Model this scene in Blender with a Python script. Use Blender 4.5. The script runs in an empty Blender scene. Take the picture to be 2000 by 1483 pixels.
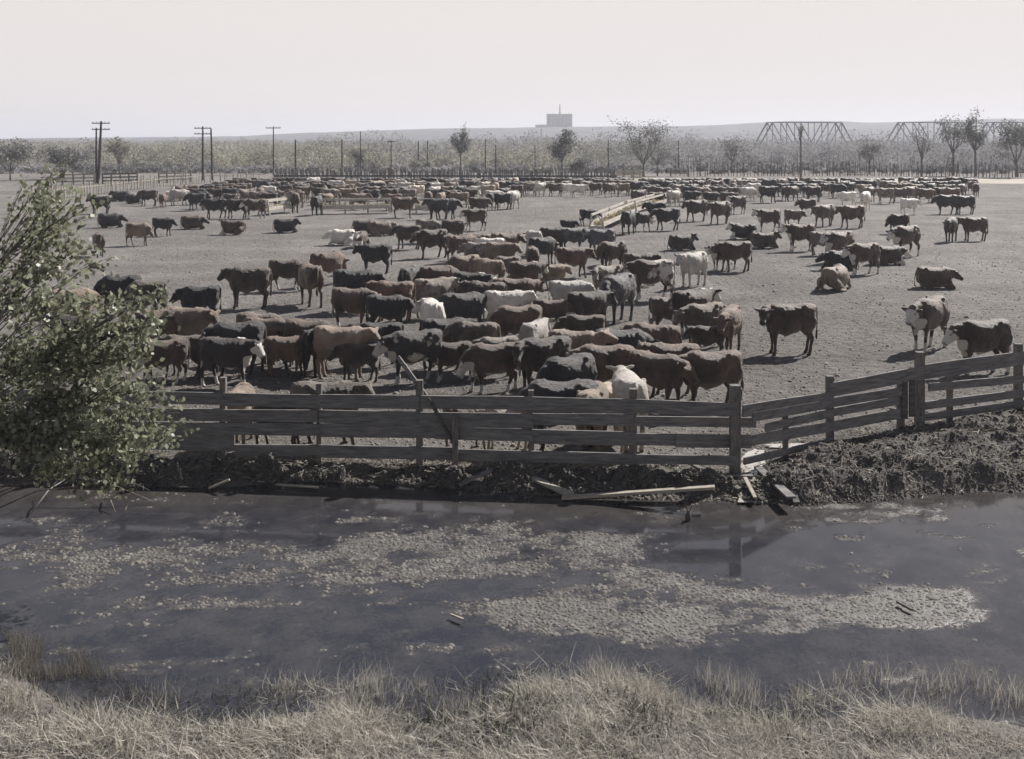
import bpy, bmesh, math, random
import numpy as np
from mathutils import Vector, Matrix
C = bpy.context
S = C.scene
COL = S.collection
R = math.radians
# ------------------------------------------------------------------ camera, sky, sun, exposure
F, HY, H = 2100.0, 268.0, 5.7            # focal length and horizon of the 2000 px wide photograph, eye height (m)
cam = bpy.data.cameras.new('camera'); camo = bpy.data.objects.new('camera', cam); COL.objects.link(camo)
camo.location = (0, 0, H); camo.rotation_euler = (R(90), 0, 0)
cam.sensor_fit = 'HORIZONTAL'; cam.sensor_width = 36; cam.lens = 36*F/2000
cam.shift_y = -(741.5-HY)/2000            # rising front of a plate camera: verticals stay vertical
cam.clip_start = .1; cam.clip_end = 20000
cam.dof.use_dof = True; cam.dof.focus_distance = 27; cam.dof.aperture_fstop = 3.0
S.camera = camo
SUN_EL, SUN_AZ = 40.0, 44.0               # azimuth clockwise from +Y (the view direction) towards +X
w = bpy.data.worlds.new('World'); S.world = w; w.use_nodes = True
nt = w.node_tree; bg = nt.nodes['Background']
sky = nt.nodes.new('ShaderNodeTexSky'); sky.sky_type = 'NISHITA'; sky.sun_disc = False
sky.sun_elevation = R(SUN_EL); sky.sun_rotation = R(SUN_AZ); sky.air_density = 1.0; sky.dust_density = 2.0; sky.ozone_density = 1.0
hs = nt.nodes.new('ShaderNodeHueSaturation'); hs.inputs['Saturation'].default_value = 1.0; hs.inputs['Value'].default_value = .5
mx = nt.nodes.new('ShaderNodeMixRGB'); mx.inputs[2].default_value = (7.3, 6.8, 6.55, 1)   # the milky band of sky near the horizon
tc = nt.nodes.new('ShaderNodeTexCoord'); sx = nt.nodes.new('ShaderNodeSeparateXYZ'); mr = nt.nodes.new('ShaderNodeMapRange'); mr.interpolation_type = 'SMOOTHSTEP'
mr.inputs['From Min'].default_value = .10; mr.inputs['From Max'].default_value = .50; mr.inputs['To Min'].default_value = 1; mr.inputs['To Max'].default_value = 0
nt.links.new(tc.outputs['Generated'], sx.inputs[0]); nt.links.new(sx.outputs[2], mr.inputs[0]); nt.links.new(mr.outputs[0], mx.inputs[0])
nt.links.new(sky.outputs[0], hs.inputs['Color']); nt.links.new(hs.outputs[0], mx.inputs[1]); nt.links.new(mx.outputs[0], bg.inputs[0])
bg.inputs[1].default_value = .07
sl = bpy.data.lights.new('sun', 'SUN'); sl.energy = 5.0; sl.angle = R(.6); sl.color = (1, .955, .90)
so = bpy.data.objects.new('sun', sl); COL.objects.link(so)
sd = Vector((math.sin(R(SUN_AZ))*math.cos(R(SUN_EL)), math.cos(R(SUN_AZ))*math.cos(R(SUN_EL)), math.sin(R(SUN_EL))))
so.rotation_euler = sd.to_track_quat('Z', 'Y').to_euler(); so.location = (30, 30, 40)
S.view_settings.view_transform = 'Standard'; S.view_settings.look = 'None'
S.view_settings.exposure = 0.70; S.view_settings.gamma = 1
S.cycles.max_bounces = 6; S.cycles.diffuse_bounces = 2; S.cycles.glossy_bounces = 3; S.cycles.transparent_max_bounces = 6; S.cycles.volume_bounces = 0
S.cycles.caustics_reflective = False; S.cycles.caustics_refractive = False
rnd = random.Random(7)
nr = np.random.RandomState(11)

# ------------------------------------------------------------------ helpers
def gp(px, py, z=0.0):                    # photograph pixel -> point on the level z
    d = F*(H-z)/(py-HY); return Vector(((px-1000)*d/F, d, z))
def dp(px, py, d):                        # photograph pixel at a known distance
    return Vector(((px-1000)*d/F, d, H-(py-HY)*d/F))
def tag(o, label=None, cat=None, group=None, kind=None):
    if label: o['label'] = label
    if cat: o['category'] = cat
    if group: o['group'] = group
    if kind: o['kind'] = kind
    return o
def link(name, me, mat=None, parent=None):
    if mat is not None: me.materials.clear(); me.materials.append(mat)
    o = bpy.data.objects.new(name, me); COL.objects.link(o)
    if parent: o.parent = parent
    return o
def empty(name, loc, rz=0):
    o = bpy.data.objects.new(name, None); COL.objects.link(o); o.location = loc; o.rotation_euler[2] = rz
    o.empty_display_size = .3; return o
class MB:
    def __init__(s): s.v = []; s.f = []
    def box(s, c, hx, hy, hz, M=None):
        b = len(s.v); c = Vector(c)
        for i in range(8):
            p = Vector(((hx if i & 1 else -hx), (hy if i & 2 else -hy), (hz if i & 4 else -hz)))
            s.v.append(c+(M @ p if M else p))
        for q in ((0,2,3,1),(4,5,7,6),(0,1,5,4),(2,6,7,3),(0,4,6,2),(1,3,7,5)): s.f.append([b+i for i in q])
    def beam(s, a, b, hw, hh, up=(0,0,1), j=0.0):  # rectangular bar from a to b
        a, b = Vector(a), Vector(b); t = (b-a).normalized(); l = Vector(up).cross(t)
        if l.length < 1e-3: l = Vector((1,0,0)).cross(t)
        l.normalize(); u = t.cross(l); k = len(s.v); n = max(1, int((b-a).length/.6)) if j else 1
        for i in range(n+1):
            p = a.lerp(b, i/n); jw = 1+rnd.uniform(-j, j); jh = rnd.uniform(-j, j)*hh
            for sx, sz in ((-1,-1),(1,-1),(1,1),(-1,1)): s.v.append(p+l*hw*sx*jw+u*(hh*sz+jh*(sz > 0 or .6)))
        for i in range(n):
            for q in range(4): s.f.append([k+i*4+q, k+i*4+(q+1) % 4, k+(i+1)*4+(q+1) % 4, k+(i+1)*4+q])
        s.f.append([k+3,k+2,k+1,k]); e = k+n*4; s.f.append([e,e+1,e+2,e+3])
    def tube(s, pts, rad, n=8):
        k = len(s.v); m = len(pts); pts = [Vector(p) for p in pts]
        for i, p in enumerate(pts):
            t = (pts[min(i+1,m-1)]-pts[max(i-1,0)]); t = t.normalized() if t.length > 1e-6 else Vector((0,0,1))
            l = t.cross(Vector((0,0,1)) if abs(t.z) < .9 else Vector((1,0,0))).normalized(); u = t.cross(l); r = rad[i] if hasattr(rad,'__len__') else rad
            for q in range(n):
                a = 2*math.pi*q/n; s.v.append(p+l*math.cos(a)*r+u*math.sin(a)*r)
        for i in range(m-1):
            for q in range(n): s.f.append([k+i*n+q, k+i*n+(q+1) % n, k+(i+1)*n+(q+1) % n, k+(i+1)*n+q])
        s.f.append([k+q for q in range(n)][::-1]); s.f.append([k+(m-1)*n+q for q in range(n)])
    def loft(s, secs, n=16):              # secs: centre, lateral vector, up vector, half width, height above, height below
        k = len(s.v); m = len(secs)
        for c, l, u, ww, ht, hb in secs:
            c, l, u = Vector(c), Vector(l).normalized(), Vector(u).normalized()
            for q in range(n):
                a = 2*math.pi*q/n; ca, sa = math.cos(a), math.sin(a)
                x = math.copysign(abs(ca)**.88, ca); z = math.copysign(abs(sa)**.88, sa)
                s.v.append(c+l*x*ww+u*z*(ht if sa > 0 else hb))
        for i in range(m-1):
            for q in range(n): s.f.append([k+i*n+q, k+i*n+(q+1) % n, k+(i+1)*n+(q+1) % n, k+(i+1)*n+q])
        s.f.append([k+q for q in range(n)][::-1]); s.f.append([k+(m-1)*n+q for q in range(n)])
    def mesh(s, name='mesh', smooth=False):
        me = bpy.data.meshes.new(name); me.from_pydata([tuple(v) for v in s.v], [], s.f); me.validate(); me.update()
        if smooth: me.polygons.foreach_set('use_smooth', [True]*len(me.polygons))
        return me
    def build(s, name, mat, parent=None, smooth=False, origin=None):
        if origin is not None: s.v = [v-Vector(origin) for v in s.v]
        o = link(name, s.mesh(name, smooth), mat, parent)
        if origin is not None: o.location = origin
        return o
def npmesh(name, V, Fq, smooth=False):    # numpy arrays: V (n,3), Fq (m,k)
    me = bpy.data.meshes.new(name); k = Fq.shape[1]; m = len(Fq)
    me.vertices.add(len(V)); me.vertices.foreach_set('co', V.astype(np.float32).ravel())
    me.loops.add(m*k); me.loops.foreach_set('vertex_index', Fq.astype(np.int32).ravel())
    me.polygons.add(m); me.polygons.foreach_set('loop_start', np.arange(0, m*k, k, dtype=np.int32))
    if smooth: me.polygons.foreach_set('use_smooth', np.ones(m, bool))
    me.update(calc_edges=True); me.validate(); return me
def vnoise(x, y, seed=0):                 # smooth value noise in numpy, 0..1
    xi = np.floor(x).astype(np.int64); yi = np.floor(y).astype(np.int64); fx = x-xi; fy = y-yi
    fx = fx*fx*(3-2*fx); fy = fy*fy*(3-2*fy)
    def h(a, b):
        n = (a*374761393+b*668265263+seed*974711) & 0xffffffff; n = ((n ^ (n >> 13))*1274126177) & 0xffffffff
        return ((n ^ (n >> 16)) & 0xffff)/65535.0
    return (h(xi,yi)*(1-fx)+h(xi+1,yi)*fx)*(1-fy)+(h(xi,yi+1)*(1-fx)+h(xi+1,yi+1)*fx)*fy
def fbm(x, y, o=4, seed=0):
    s = 0; a = .5; t = 0
    for i in range(o): s = s+a*vnoise(x*2**i+i*17.3, y*2**i-i*9.1, seed+i); t += a; a *= .5
    return s/t
# ------------------------------------------------------------------ materials
def nodes(name):
    m = bpy.data.materials.new(name); m.use_nodes = True; nt = m.node_tree; b = nt.nodes['Principled BSDF']
    return m, nt, b
def N(nt, t, **kw):
    n = nt.nodes.new('ShaderNode'+t)
    for k, v in kw.items():
        if k in n.inputs: n.inputs[k].default_value = v
        else: setattr(n, k, v)
    return n
def L(nt, a, b): nt.links.new(a, b)
def c4(c): return (c[0], c[1], c[2], 1)
def ramp(nt, fac, stops):
    r = nt.nodes.new('ShaderNodeValToRGB'); e = r.color_ramp.elements
    while len(e) < len(stops): e.new(.5)
    for i, (p, c) in enumerate(stops): e[i].position = p; e[i].color = c4(c)
    L(nt, fac, r.inputs[0]); return r.outputs[0]
def mixc(nt, f, a, b):
    m = nt.nodes.new('ShaderNodeMixRGB')
    for i, x in ((0, f), (1, a), (2, b)):
        if hasattr(x, 'links'): L(nt, x, m.inputs[i])
        else: m.inputs[i].default_value = x if i == 0 else c4(x)
    return m.outputs[0]
def mth(nt, op, a, b=None, clamp=False):
    m = nt.nodes.new('ShaderNodeMath'); m.operation = op; m.use_clamp = clamp
    for i, x in ((0, a), (1, b)):
        if x is None: continue
        if hasattr(x, 'links'): L(nt, x, m.inputs[i])
        else: m.inputs[i].default_value = x
    return m.outputs[0]
def noise(nt, vec, scale, detail=4, rough=.55, out='Fac'):
    n = N(nt, 'TexNoise'); n.inputs['Scale'].default_value = scale; n.inputs['Detail'].default_value = detail; n.inputs['Roughness'].default_value = rough
    if vec is not None: L(nt, vec, n.inputs['Vector'])
    return n.outputs[out]
def bump(nt, b, h, strength=.5, dist=.02):
    n = N(nt, 'Bump'); n.inputs['Strength'].default_value = strength; n.inputs['Distance'].default_value = dist; L(nt, h, n.inputs['Height']); L(nt, n.outputs[0], b.inputs['Normal'])
def objco(nt): return N(nt, 'TexCoord').outputs['Object']
def simple(name, c1, c2, scale=6, rough=.85, bs=.3, bd=.02, stretch=None, spec=.3):
    m, nt, b = nodes(name); co = objco(nt)
    if stretch: mp = N(nt, 'Mapping'); mp.inputs['Scale'].default_value = stretch; L(nt, co, mp.inputs[0]); co = mp.outputs[0]
    inf = N(nt, 'ObjectInfo'); va = N(nt, 'VectorMath', operation='ADD'); L(nt, co, va.inputs[0]); sc = N(nt, 'VectorMath', operation='SCALE'); sc.inputs['Scale'].default_value = 40
    cb = N(nt, 'CombineXYZ'); L(nt, inf.outputs['Random'], cb.inputs[0]); L(nt, inf.outputs['Random'], cb.inputs[2]); L(nt, cb.outputs[0], sc.inputs[0]); L(nt, sc.outputs[0], va.inputs[1])
    f = noise(nt, va.outputs[0], scale, 6, .6); L(nt, ramp(nt, f, [(.3, c1), (.7, c2)]), b.inputs['Base Color'])
    b.inputs['Roughness'].default_value = rough; b.inputs['Specular IOR Level'].default_value = spec
    if bs: bump(nt, b, f, bs, bd)
    return m
MW = simple('weathered_plank', (.080,.078,.080), (.23,.222,.215), 3, .85, .5, .01, (1, 1, 9))
MWX = simple('weathered_plank_dark', (.045,.042,.04), (.13,.12,.112), 3, .85, .5, .01, (1, 1, 9))
MWP = simple('pale_board', (.22,.20,.17), (.40,.365,.31), 5, .8, .4, .006, (1.5, 1.5, 9))
MPOST = simple('weathered_post', (.075,.068,.062), (.21,.195,.18), 5, .9, .6, .012, (4, 4, 1))
MPAL = simple('palisade_pole', (.07,.066,.066), (.34,.32,.30), 1.2, .9, .2)
MPOLE = simple('dark_pole', (.03,.026,.024), (.06,.052,.046), 4, .9, .2)
MRACK = simple('bleached_rack_wood', (.34,.315,.275), (.60,.56,.50), 4, .8, .3)
MSTAKE = simple('pale_stake', (.22,.20,.17), (.42,.39,.33), 4, .9, .2)
MBARK = simple('bark', (.045,.038,.032), (.13,.115,.10), 7, .9, .6, .02)
MBARKF = simple('grey_bark', (.085,.08,.078), (.19,.18,.17), 3, .9, 0)
MBARKP = simple('pale_bark', (.16,.145,.13), (.30,.28,.25), 7, .9, .3, .02)
MHAY = simple('hay', (.30,.26,.15), (.52,.47,.30), 12, .95, .5, .03)
MSTEEL = simple('dark_steel', (.12,.125,.145), (.17,.175,.19), 2, .7, 0)
MBRICK = simple('pale_masonry', (.16,.15,.15), (.24,.23,.22), .2, .9, 0)
MROOF = simple('dark_roof', (.05,.048,.05), (.09,.085,.085), 1, .9, 0)
def leafmat(name, c1, c2, trans=.35, rough=.45, big=0.0):
    m, nt, b = nodes(name); g = N(nt, 'NewGeometry'); f = noise(nt, g.outputs['Position'], 9, 2)
    ri = mth(nt, 'ADD', mth(nt, 'MULTIPLY', g.outputs['Random Per Island'], .7), mth(nt, 'MULTIPLY', f, .3))
    if big: ri = mth(nt, 'ADD', mth(nt, 'MULTIPLY', ri, 1-big), mth(nt, 'MULTIPLY', mth(nt, 'MULTIPLY', mth(nt, 'SUBTRACT', noise(nt, g.outputs['Position'], .11, 4, .6), .36), 3.4, True), big))
    col = ramp(nt, ri, [(.1, c1), (.9, c2)]); L(nt, col, b.inputs['Base Color']); b.inputs['Roughness'].default_value = rough; b.inputs['Specular IOR Level'].default_value = .4
    t = N(nt, 'BsdfTranslucent'); L(nt, col, t.inputs[0]); mxs = N(nt, 'MixShader'); mxs.inputs[0].default_value = trans
    L(nt, b.outputs[0], mxs.inputs[1]); L(nt, t.outputs[0], mxs.inputs[2]); L(nt, mxs.outputs[0], nt.nodes['Material Output'].inputs[0]); return m
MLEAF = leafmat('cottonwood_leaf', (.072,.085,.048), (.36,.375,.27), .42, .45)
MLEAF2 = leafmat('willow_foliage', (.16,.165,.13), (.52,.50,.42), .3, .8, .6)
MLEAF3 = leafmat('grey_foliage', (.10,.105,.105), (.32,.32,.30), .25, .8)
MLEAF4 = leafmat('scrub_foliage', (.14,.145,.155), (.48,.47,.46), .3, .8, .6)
MGRASS = leafmat('dry_grass', (.20,.185,.155), (.62,.585,.52), .3, .8)
MSTRAW = leafmat('muddy_straw', (.06,.055,.046), (.32,.295,.245), .2, .8)
MGRASS2 = leafmat('dark_weed', (.035,.037,.028), (.13,.125,.095), .3, .8)

# ------------------------------------------------------------------ the ground
WZ = -.16
SHX = [-14,-7.9,-5,-3.1,-1.5,0,1.66,3.2,4.6,6,7.5,16]
SHY = [18.2,18.0,18.05,18.3,18.0,17.65,17.4,17.25,17.05,17.3,17.65,18]
FNX = [-30, -5.95, 3.80, 6.0, 8.0, 14]; FNY = [21.2, 19.1, 18.24, 20.15, 21.1, 24]
def shore(x): return np.interp(x, SHX, SHY)
def nshore(x): return 11.3+.7*ss(-2.6, -5.2, x)+.25*ss(3, 6, x)+.35*np.sin(x*.7+1)+.25*np.sin(x*1.9)
def fenceY(x): return np.interp(x, FNX, FNY)
def ss(a, b, x): t = np.clip((x-a)/(b-a), 0, 1); return t*t*(3-2*t)
def hgt(x, y):
    x = np.asarray(x, float); y = np.asarray(y, float)
    sh = shore(x)+.35*(fbm(x*1.3, y*0+3, 3, 5)-.5); fy = fenceY(x); ns = nshore(x)
    yard = .03*(fbm(x*.25, y*.25, 3, 1)-.5)+.035*(fbm(x*1.6, y*1.6, 3, 2)-.5)+.055*(np.abs(fbm(x*3.1, y*4.3, 3, 21)-.5)-.1)+.03*(fbm(x*9, y*9, 2, 22)-.5)
    lump = fbm(x*1.9+5, y*2.3, 4, 3); l2 = np.abs(fbm(x*5.5, y*6, 3, 4)-.5)*2
    amp = .26+.14*ss(-2, -4, x)-.10*ss(4, 6, x)
    t = ss(-.05, .55, (y-sh)); back = 1-ss(-.55, .0, y-fy)*.9
    bank = WZ-.02+t*(.12+amp*ss(.32, .72, lump)*back+.10*l2*back+.10*ss(4.5, 7, x))
    # the spout of water through the corner of the fence
    ch = np.exp(-((x-4.05-(y-18)*.22)/.20)**2)*ss(16.6, 17.3, y)*(1-ss(19.2, 19.9, y)); bank = bank*(1-ch)+(-.06)*ch
    z = np.where(y > fy, yard*ss(0, .5, y-fy)+(-.02), bank)
    z = np.where((y > fy) & (ch > .02), z*(1-ch)+(-.06)*ch, z)
    bed = WZ-.35*ss(0, 1.5, sh-y)*ss(0, 1.2, y-ns)-.03
    z = np.where(y < sh-.05, bed, z)
    near = WZ-.06+.24*ss(0, 1.2, ns-y)+.22*ss(1, 4, ns-y)+.22*(fbm(x*1.1, y*1.3, 4, 8)-.45)*ss(.1, .9, ns-y)
    z = np.where(y < ns, near, z)
    # soft land beyond the yard
    z = z+ss(160, 900, y)*(-.4)
    return z
def grid(xs, ys):
    X, Y = np.meshgrid(xs, ys); Z = hgt(X, Y); V = np.stack([X.ravel(), Y.ravel(), Z.ravel()], 1)
    nx, ny = len(xs), len(ys); i = (np.arange(ny-1)[:, None]*nx+np.arange(nx-1)[None, :]).ravel()
    return V, np.stack([i, i+1, i+1+nx, i+nx], 1)
xs = np.concatenate([[-4400, -2500, -1000, -400, -160, -80, -45, -30, -20], np.arange(-13, 13.01, .055), [20, 30, 45, 80, 160, 400, 1000, 2500, 4400]])
ys = np.concatenate([[-60, -20, -5, 3, 6, 7.5], np.arange(8.4, 12.6, .07), np.arange(12.9, 16.6, .3), np.arange(16.7, 22.4, .045), np.arange(22.4, 36, .085), np.geomspace(36, 160, 90), np.geomspace(170, 4700, 22)])
V, Q = grid(xs, ys); gm = npmesh('ground', V, Q, True)
m, nt, b = nodes('trampled_earth'); g = N(nt, 'NewGeometry').outputs['Position']
f1 = noise(nt, g, .35, 5, .6); f2 = noise(nt, g, 3.2, 6, .72); f3 = noise(nt, g, 14, 4, .7)
mp = N(nt, 'Mapping'); mp.inputs['Rotation'].default_value = (0, 0, R(25)); mp.inputs['Scale'].default_value = (1.3, 5, 1); L(nt, g, mp.inputs[0]); f4 = noise(nt, mp.outputs[0], 1.6, 4, .7)
f0 = noise(nt, g, .07, 3, .6); f1 = mth(nt, 'ADD', mth(nt, 'MULTIPLY', f0, .45), mth(nt, 'MULTIPLY', f1, .55)); fm = mth(nt, 'ADD', mth(nt, 'MULTIPLY', f1, .42), mth(nt, 'ADD', mth(nt, 'MULTIPLY', f2, .29), mth(nt, 'ADD', mth(nt, 'MULTIPLY', f3, .17), mth(nt, 'MULTIPLY', f4, .12))))
col = ramp(nt, fm, [(.37, (.068,.063,.062)), (.50, (.180,.168,.160)), (.63, (.315,.295,.28))])
sep = N(nt, 'SeparateXYZ'); L(nt, g, sep.inputs[0])
at = N(nt, 'Attribute'); at.attribute_name = 'mud'
mudc = ramp(nt, f2, [(.3, (.022,.020,.018)), (.7, (.105,.094,.082))]); col = mixc(nt, at.outputs['Fac'], col, mudc)
L(nt, col, b.inputs['Base Color']); b.inputs['Roughness'].default_value = .92; b.inputs['Specular IOR Level'].default_value = .2
hh = mth(nt, 'ADD', mth(nt, 'MULTIPLY', f2, .6), mth(nt, 'ADD', mth(nt, 'MULTIPLY', f3, .25), mth(nt, 'MULTIPLY', f4, .4))); bump(nt, b, hh, 1.0, .22)
MGROUND = m
mud = (1-ss(-.2, .9, V[:, 1]-fenceY(V[:, 0])))*.75*(1-.55*fbm(V[:, 0]*2, V[:, 1]*2, 3, 12)); mud = np.where(V[:, 1] < nshore(V[:, 0])-.3, .35, mud); mud = np.where(V[:, 1] > 172, .6, mud); mud = np.maximum(mud, (V[:, 1] > 18)*(.42*(1-ss(20, 52, V[:, 1]))*(.5+fbm(V[:, 0]*.22, V[:, 1]*.16, 3, 77))))
a = gm.attributes.new('mud', 'FLOAT', 'POINT'); a.data.foreach_set('value', np.clip(mud, 0, 1).astype(np.float32))
ground = link('ground', gm, MGROUND); ground['kind'] = 'structure'
def gz(x, y): return float(hgt(x, y))

# ------------------------------------------------------------------ the pond and its scum
PX = [(430,1103,370,50,.78),(150,1080,160,40,.6),(860,1085,340,60,.82),(1100,1080,200,46,.85),(1290,1190,390,66,1.05),(1190,1130,180,34,.7),(250,1160,220,40,.5),(600,1170,240,30,.4),(1120,1215,200,30,1),(1480,1205,230,45,1.1),(1780,1192,150,48,1),(720,1016,80,8,.9),(620,1012,40,5,.7),(1740,1010,160,20,.36),(1850,1040,80,12,.4),(150,1030,110,26,.5),(1640,985,130,10,.5),(700,1130,150,14,.4),(1060,950+15,90,8,.4)]
def scum(x, y):
    px = 1000+x*F/y; py = HY+(H-WZ)*F/y; m = np.zeros_like(px)
    for cx, cy, rx, ry, k in PX:
        r = np.sqrt(((px-cx)/rx)**2+((py-cy)/ry)**2); m = np.maximum(m, k*np.clip((1.15-r)*2.2, 0, 1))
    n = fbm(x*1.4, y*2.6, 4, 31); n2 = fbm(x*5, y*8, 4, 32)
    return np.clip((m*.95+(n-.5)*1.7+(n2-.5)*1.5-.30)*1.25, 0, 1)
wx = np.arange(-13.5, 15, .07); wy = np.arange(10.5, 20.2, .07); X, Y = np.meshgrid(wx, wy)
V = np.stack([X.ravel(), Y.ravel(), np.full(X.size, WZ)], 1); nx = len(wx); i = (np.arange(len(wy)-1)[:, None]*nx+np.arange(nx-1)[None, :]).ravel()
wm = npmesh('pond', V, np.stack([i, i+1, i+1+nx, i+nx], 1), True)
a = wm.attributes.new('scum', 'FLOAT', 'POINT'); a.data.foreach_set('value', scum(V[:, 0], V[:, 1]).astype(np.float32))
shal = ss(-1.9, .1, V[:, 1]-shore(V[:, 0])+.6*(fbm(V[:, 0]*.8, V[:, 1]*1.6, 3, 9)-.5))
a = wm.attributes.new('shallow', 'FLOAT', 'POINT'); a.data.foreach_set('value', shal.astype(np.float32))
m, nt, b = nodes('murky_water'); g = N(nt, 'NewGeometry').outputs['Position']
at = N(nt, 'Attribute'); at.attribute_name = 'scum'; a2 = N(nt, 'Attribute'); a2.attribute_name = 'shallow'
fn = noise(nt, g, 22, 4, .6); fs = noise(nt, g, 2, 3)
sc = mth(nt, 'MULTIPLY', at.outputs['Fac'], mth(nt, 'MULTIPLY', mth(nt, 'SUBTRACT', fn, .28), 4, True), True)
film = mth(nt, 'MULTIPLY', mth(nt, 'SUBTRACT', mth(nt, 'ADD', mth(nt, 'MULTIPLY', fs, .55), mth(nt, 'MULTIPLY', fn, .45)), .40), 3.2, True)
wcol = mixc(nt, a2.outputs['Fac'], (.022,.023,.030), (.036,.033,.031)); wcol = mixc(nt, mth(nt, 'MULTIPLY', film, .6, True), wcol, (.085,.08,.078))
scol = ramp(nt, fn, [(.35, (.055,.052,.049)), (.65, (.135,.127,.118))])
L(nt, mixc(nt, sc, wcol, scol), b.inputs['Base Color'])
ro = mth(nt, 'ADD', mth(nt, 'ADD', .04, mth(nt, 'MULTIPLY', film, .07)), mth(nt, 'ADD', mth(nt, 'MULTIPLY', sc, .6), mth(nt, 'MULTIPLY', a2.outputs['Fac'], .05)), True); L(nt, ro, b.inputs['Roughness'])
b.inputs['IOR'].default_value = 1.33
bump(nt, b, mth(nt, 'ADD', mth(nt, 'MULTIPLY', sc, mth(nt, 'MULTIPLY', fn, 3)), mth(nt, 'MULTIPLY', noise(nt, g, 5, 2), .05)), .25, .03)
pond = link('pond', wm, m); pond['kind'] = 'structure'
def lumps(name, P, S_, mat, label, cat, flat=.5, zoff=0):   # P (n,3), S_ (n,) -> one object of many small irregular clods
    n = len(P); k = 7; ang = np.arange(k)*2*np.pi/k
    rr = nr.uniform(.7, 1.25, (n, k)); r2 = rr*nr.uniform(.45, .75, (n, k)); A = ang[None]+nr.uniform(0, 6, (n, 1))
    V = np.zeros((n, 2*k+1, 3)); V[:, :k, 0] = np.cos(A)*rr; V[:, :k, 1] = np.sin(A)*rr; V[:, :k, 2] = -.25
    V[:, k:2*k, 0] = np.cos(A)*r2; V[:, k:2*k, 1] = np.sin(A)*r2; V[:, k:2*k, 2] = nr.uniform(.5, .9, (n, k)); V[:, 2*k, 2] = nr.uniform(.8, 1.1, n)
    V[:, :, 2] *= flat; V *= S_[:, None, None]; V += P[:, None, :]; V[:, :, 2] += zoff
    T = []
    for q in range(k): q2 = (q+1) % k; T += [[q, q2, k+q2], [q, k+q2, k+q], [k+q, k+q2, 2*k]]
    T = (np.arange(n)[:, None, None]*(2*k+1)+np.array(T)[None]).reshape(-1, 3)
    o = link(name, npmesh(name, V.reshape(-1, 3), T, True), mat); tag(o, label, cat, None, 'stuff'); return o
MSCUM = simple('scum_clump', (.080,.075,.070), (.20,.188,.172), 3, .9, .4)
P = np.stack([nr.uniform(-9, 10, 60000), nr.uniform(11.8, 17.8, 60000)], 1); sv = scum(P[:, 0], P[:, 1]); keep = (sv > .12) & (nr.uniform(0, 1, len(P)) < sv*.75) & (P[:, 1] < shore(P[:, 0])-.05)
P = P[keep]; P = np.concatenate([P, np.full((len(P), 1), WZ)], 1)
lumps('scum', P, nr.uniform(.008, .036, len(P))*np.where(nr.uniform(0, 1, len(P)) > .9, 1.5, 1), MSCUM, 'pale pebbly scum floating in patches on the murky pond', 'scum', .36)
MCLOD = simple('clod', (.028,.025,.022), (.11,.10,.088), 5, .8, .4)
MCLODP = simple('dry_clod', (.11,.10,.09), (.25,.23,.205), 5, .95, .4)
x = nr.uniform(-11, 12, 26000); t = nr.uniform(0, 1, 26000)**1.2; y = shore(x)+.02+(fenceY(x)-shore(x))*t*1.0
P = np.stack([x, y, hgt(x, y)], 1); lumps('mud_clods', P, nr.uniform(.010, .038, len(P))*np.where(nr.uniform(0,1,len(P)) > .95, 2.0, 1)*np.where(P[:, 0] > 4.3, .75, 1), MCLOD, 'churned mud clods heaped along the bank below the near fence', 'mud', .8)
y = 19+46*nr.uniform(0, 1, 26000)**1.7; x = nr.uniform(-.62, .62, 26000)*y; k = y > fenceY(x)+.2; x = x[k]; y = y[k]
P = np.stack([x, y, hgt(x, y)], 1); lumps('dung_clods', P, nr.uniform(.012, .045, len(P))*np.where(nr.uniform(0,1,len(P)) > .98, 2.2, 1), MCLODP, 'dried dung and earth clods strewn over the yard', 'dirt', .6)
# ------------------------------------------------------------------ far land: ridge
HP = [(-900,275),(0,272),(80,269.5),(300,268),(480,266),(560,261),(700,256),(860,251),(1000,250),(1060,248.5),(1200,247),(1300,247),(1400,245),(1480,240),(1540,236.5),(1650,237),(1700,240),(1800,237),(1900,233),(2000,232),(2900,236)]
hx = np.arange(-900, 2901, 12.0); D0 = np.array([900, 1150, 1400, 1500, 1700, 2300]); V = []
for k, d in enumerate(D0):
    top = H-(np.interp(hx, [p[0] for p in HP], [p[1] for p in HP])-HY)*1500/F
    fr = [0, .35, .86, 1, .9, 0][k]; z = -.9+(top+.9)*fr+(fbm(hx*.03+k, hx*0+k*3.0, 3, 40+k)-.5)*(2.6 if 0 < k < 4 else 1)*(1 if k != 3 else .35)
    V.append(np.stack([(hx-1000)*d/F, np.full(len(hx), d), z-(1.5 if k in (0, 5) else 0)], 1))
V = np.concatenate(V); nx = len(hx); i = (np.arange(5)[:, None]*nx+np.arange(nx-1)[None, :]).ravel()
MHILL = simple('hill_cover', (.03,.035,.045), (.14,.14,.14), .05, 1, 0)
hill = link('hills', npmesh('hills', V, np.stack([i, i+1, i+1+nx, i+nx], 1), True), MHILL); hill['kind'] = 'structure'
# the pale track beyond the yard on the right
MROAD = simple('dusty_track', (.30,.27,.23), (.42,.385,.33), .3, .95, 0)
a, b_, c_, d_ = gp(1205, 357, .02), gp(2300, 360, .02), gp(2300, 350.5, .02), gp(1215, 347.5, .02)
mb = MB(); mb.v = [a, b_, c_, d_]; mb.f = [[0, 1, 2, 3]]; o = mb.build('track', MROAD); o['kind'] = 'structure'
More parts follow.
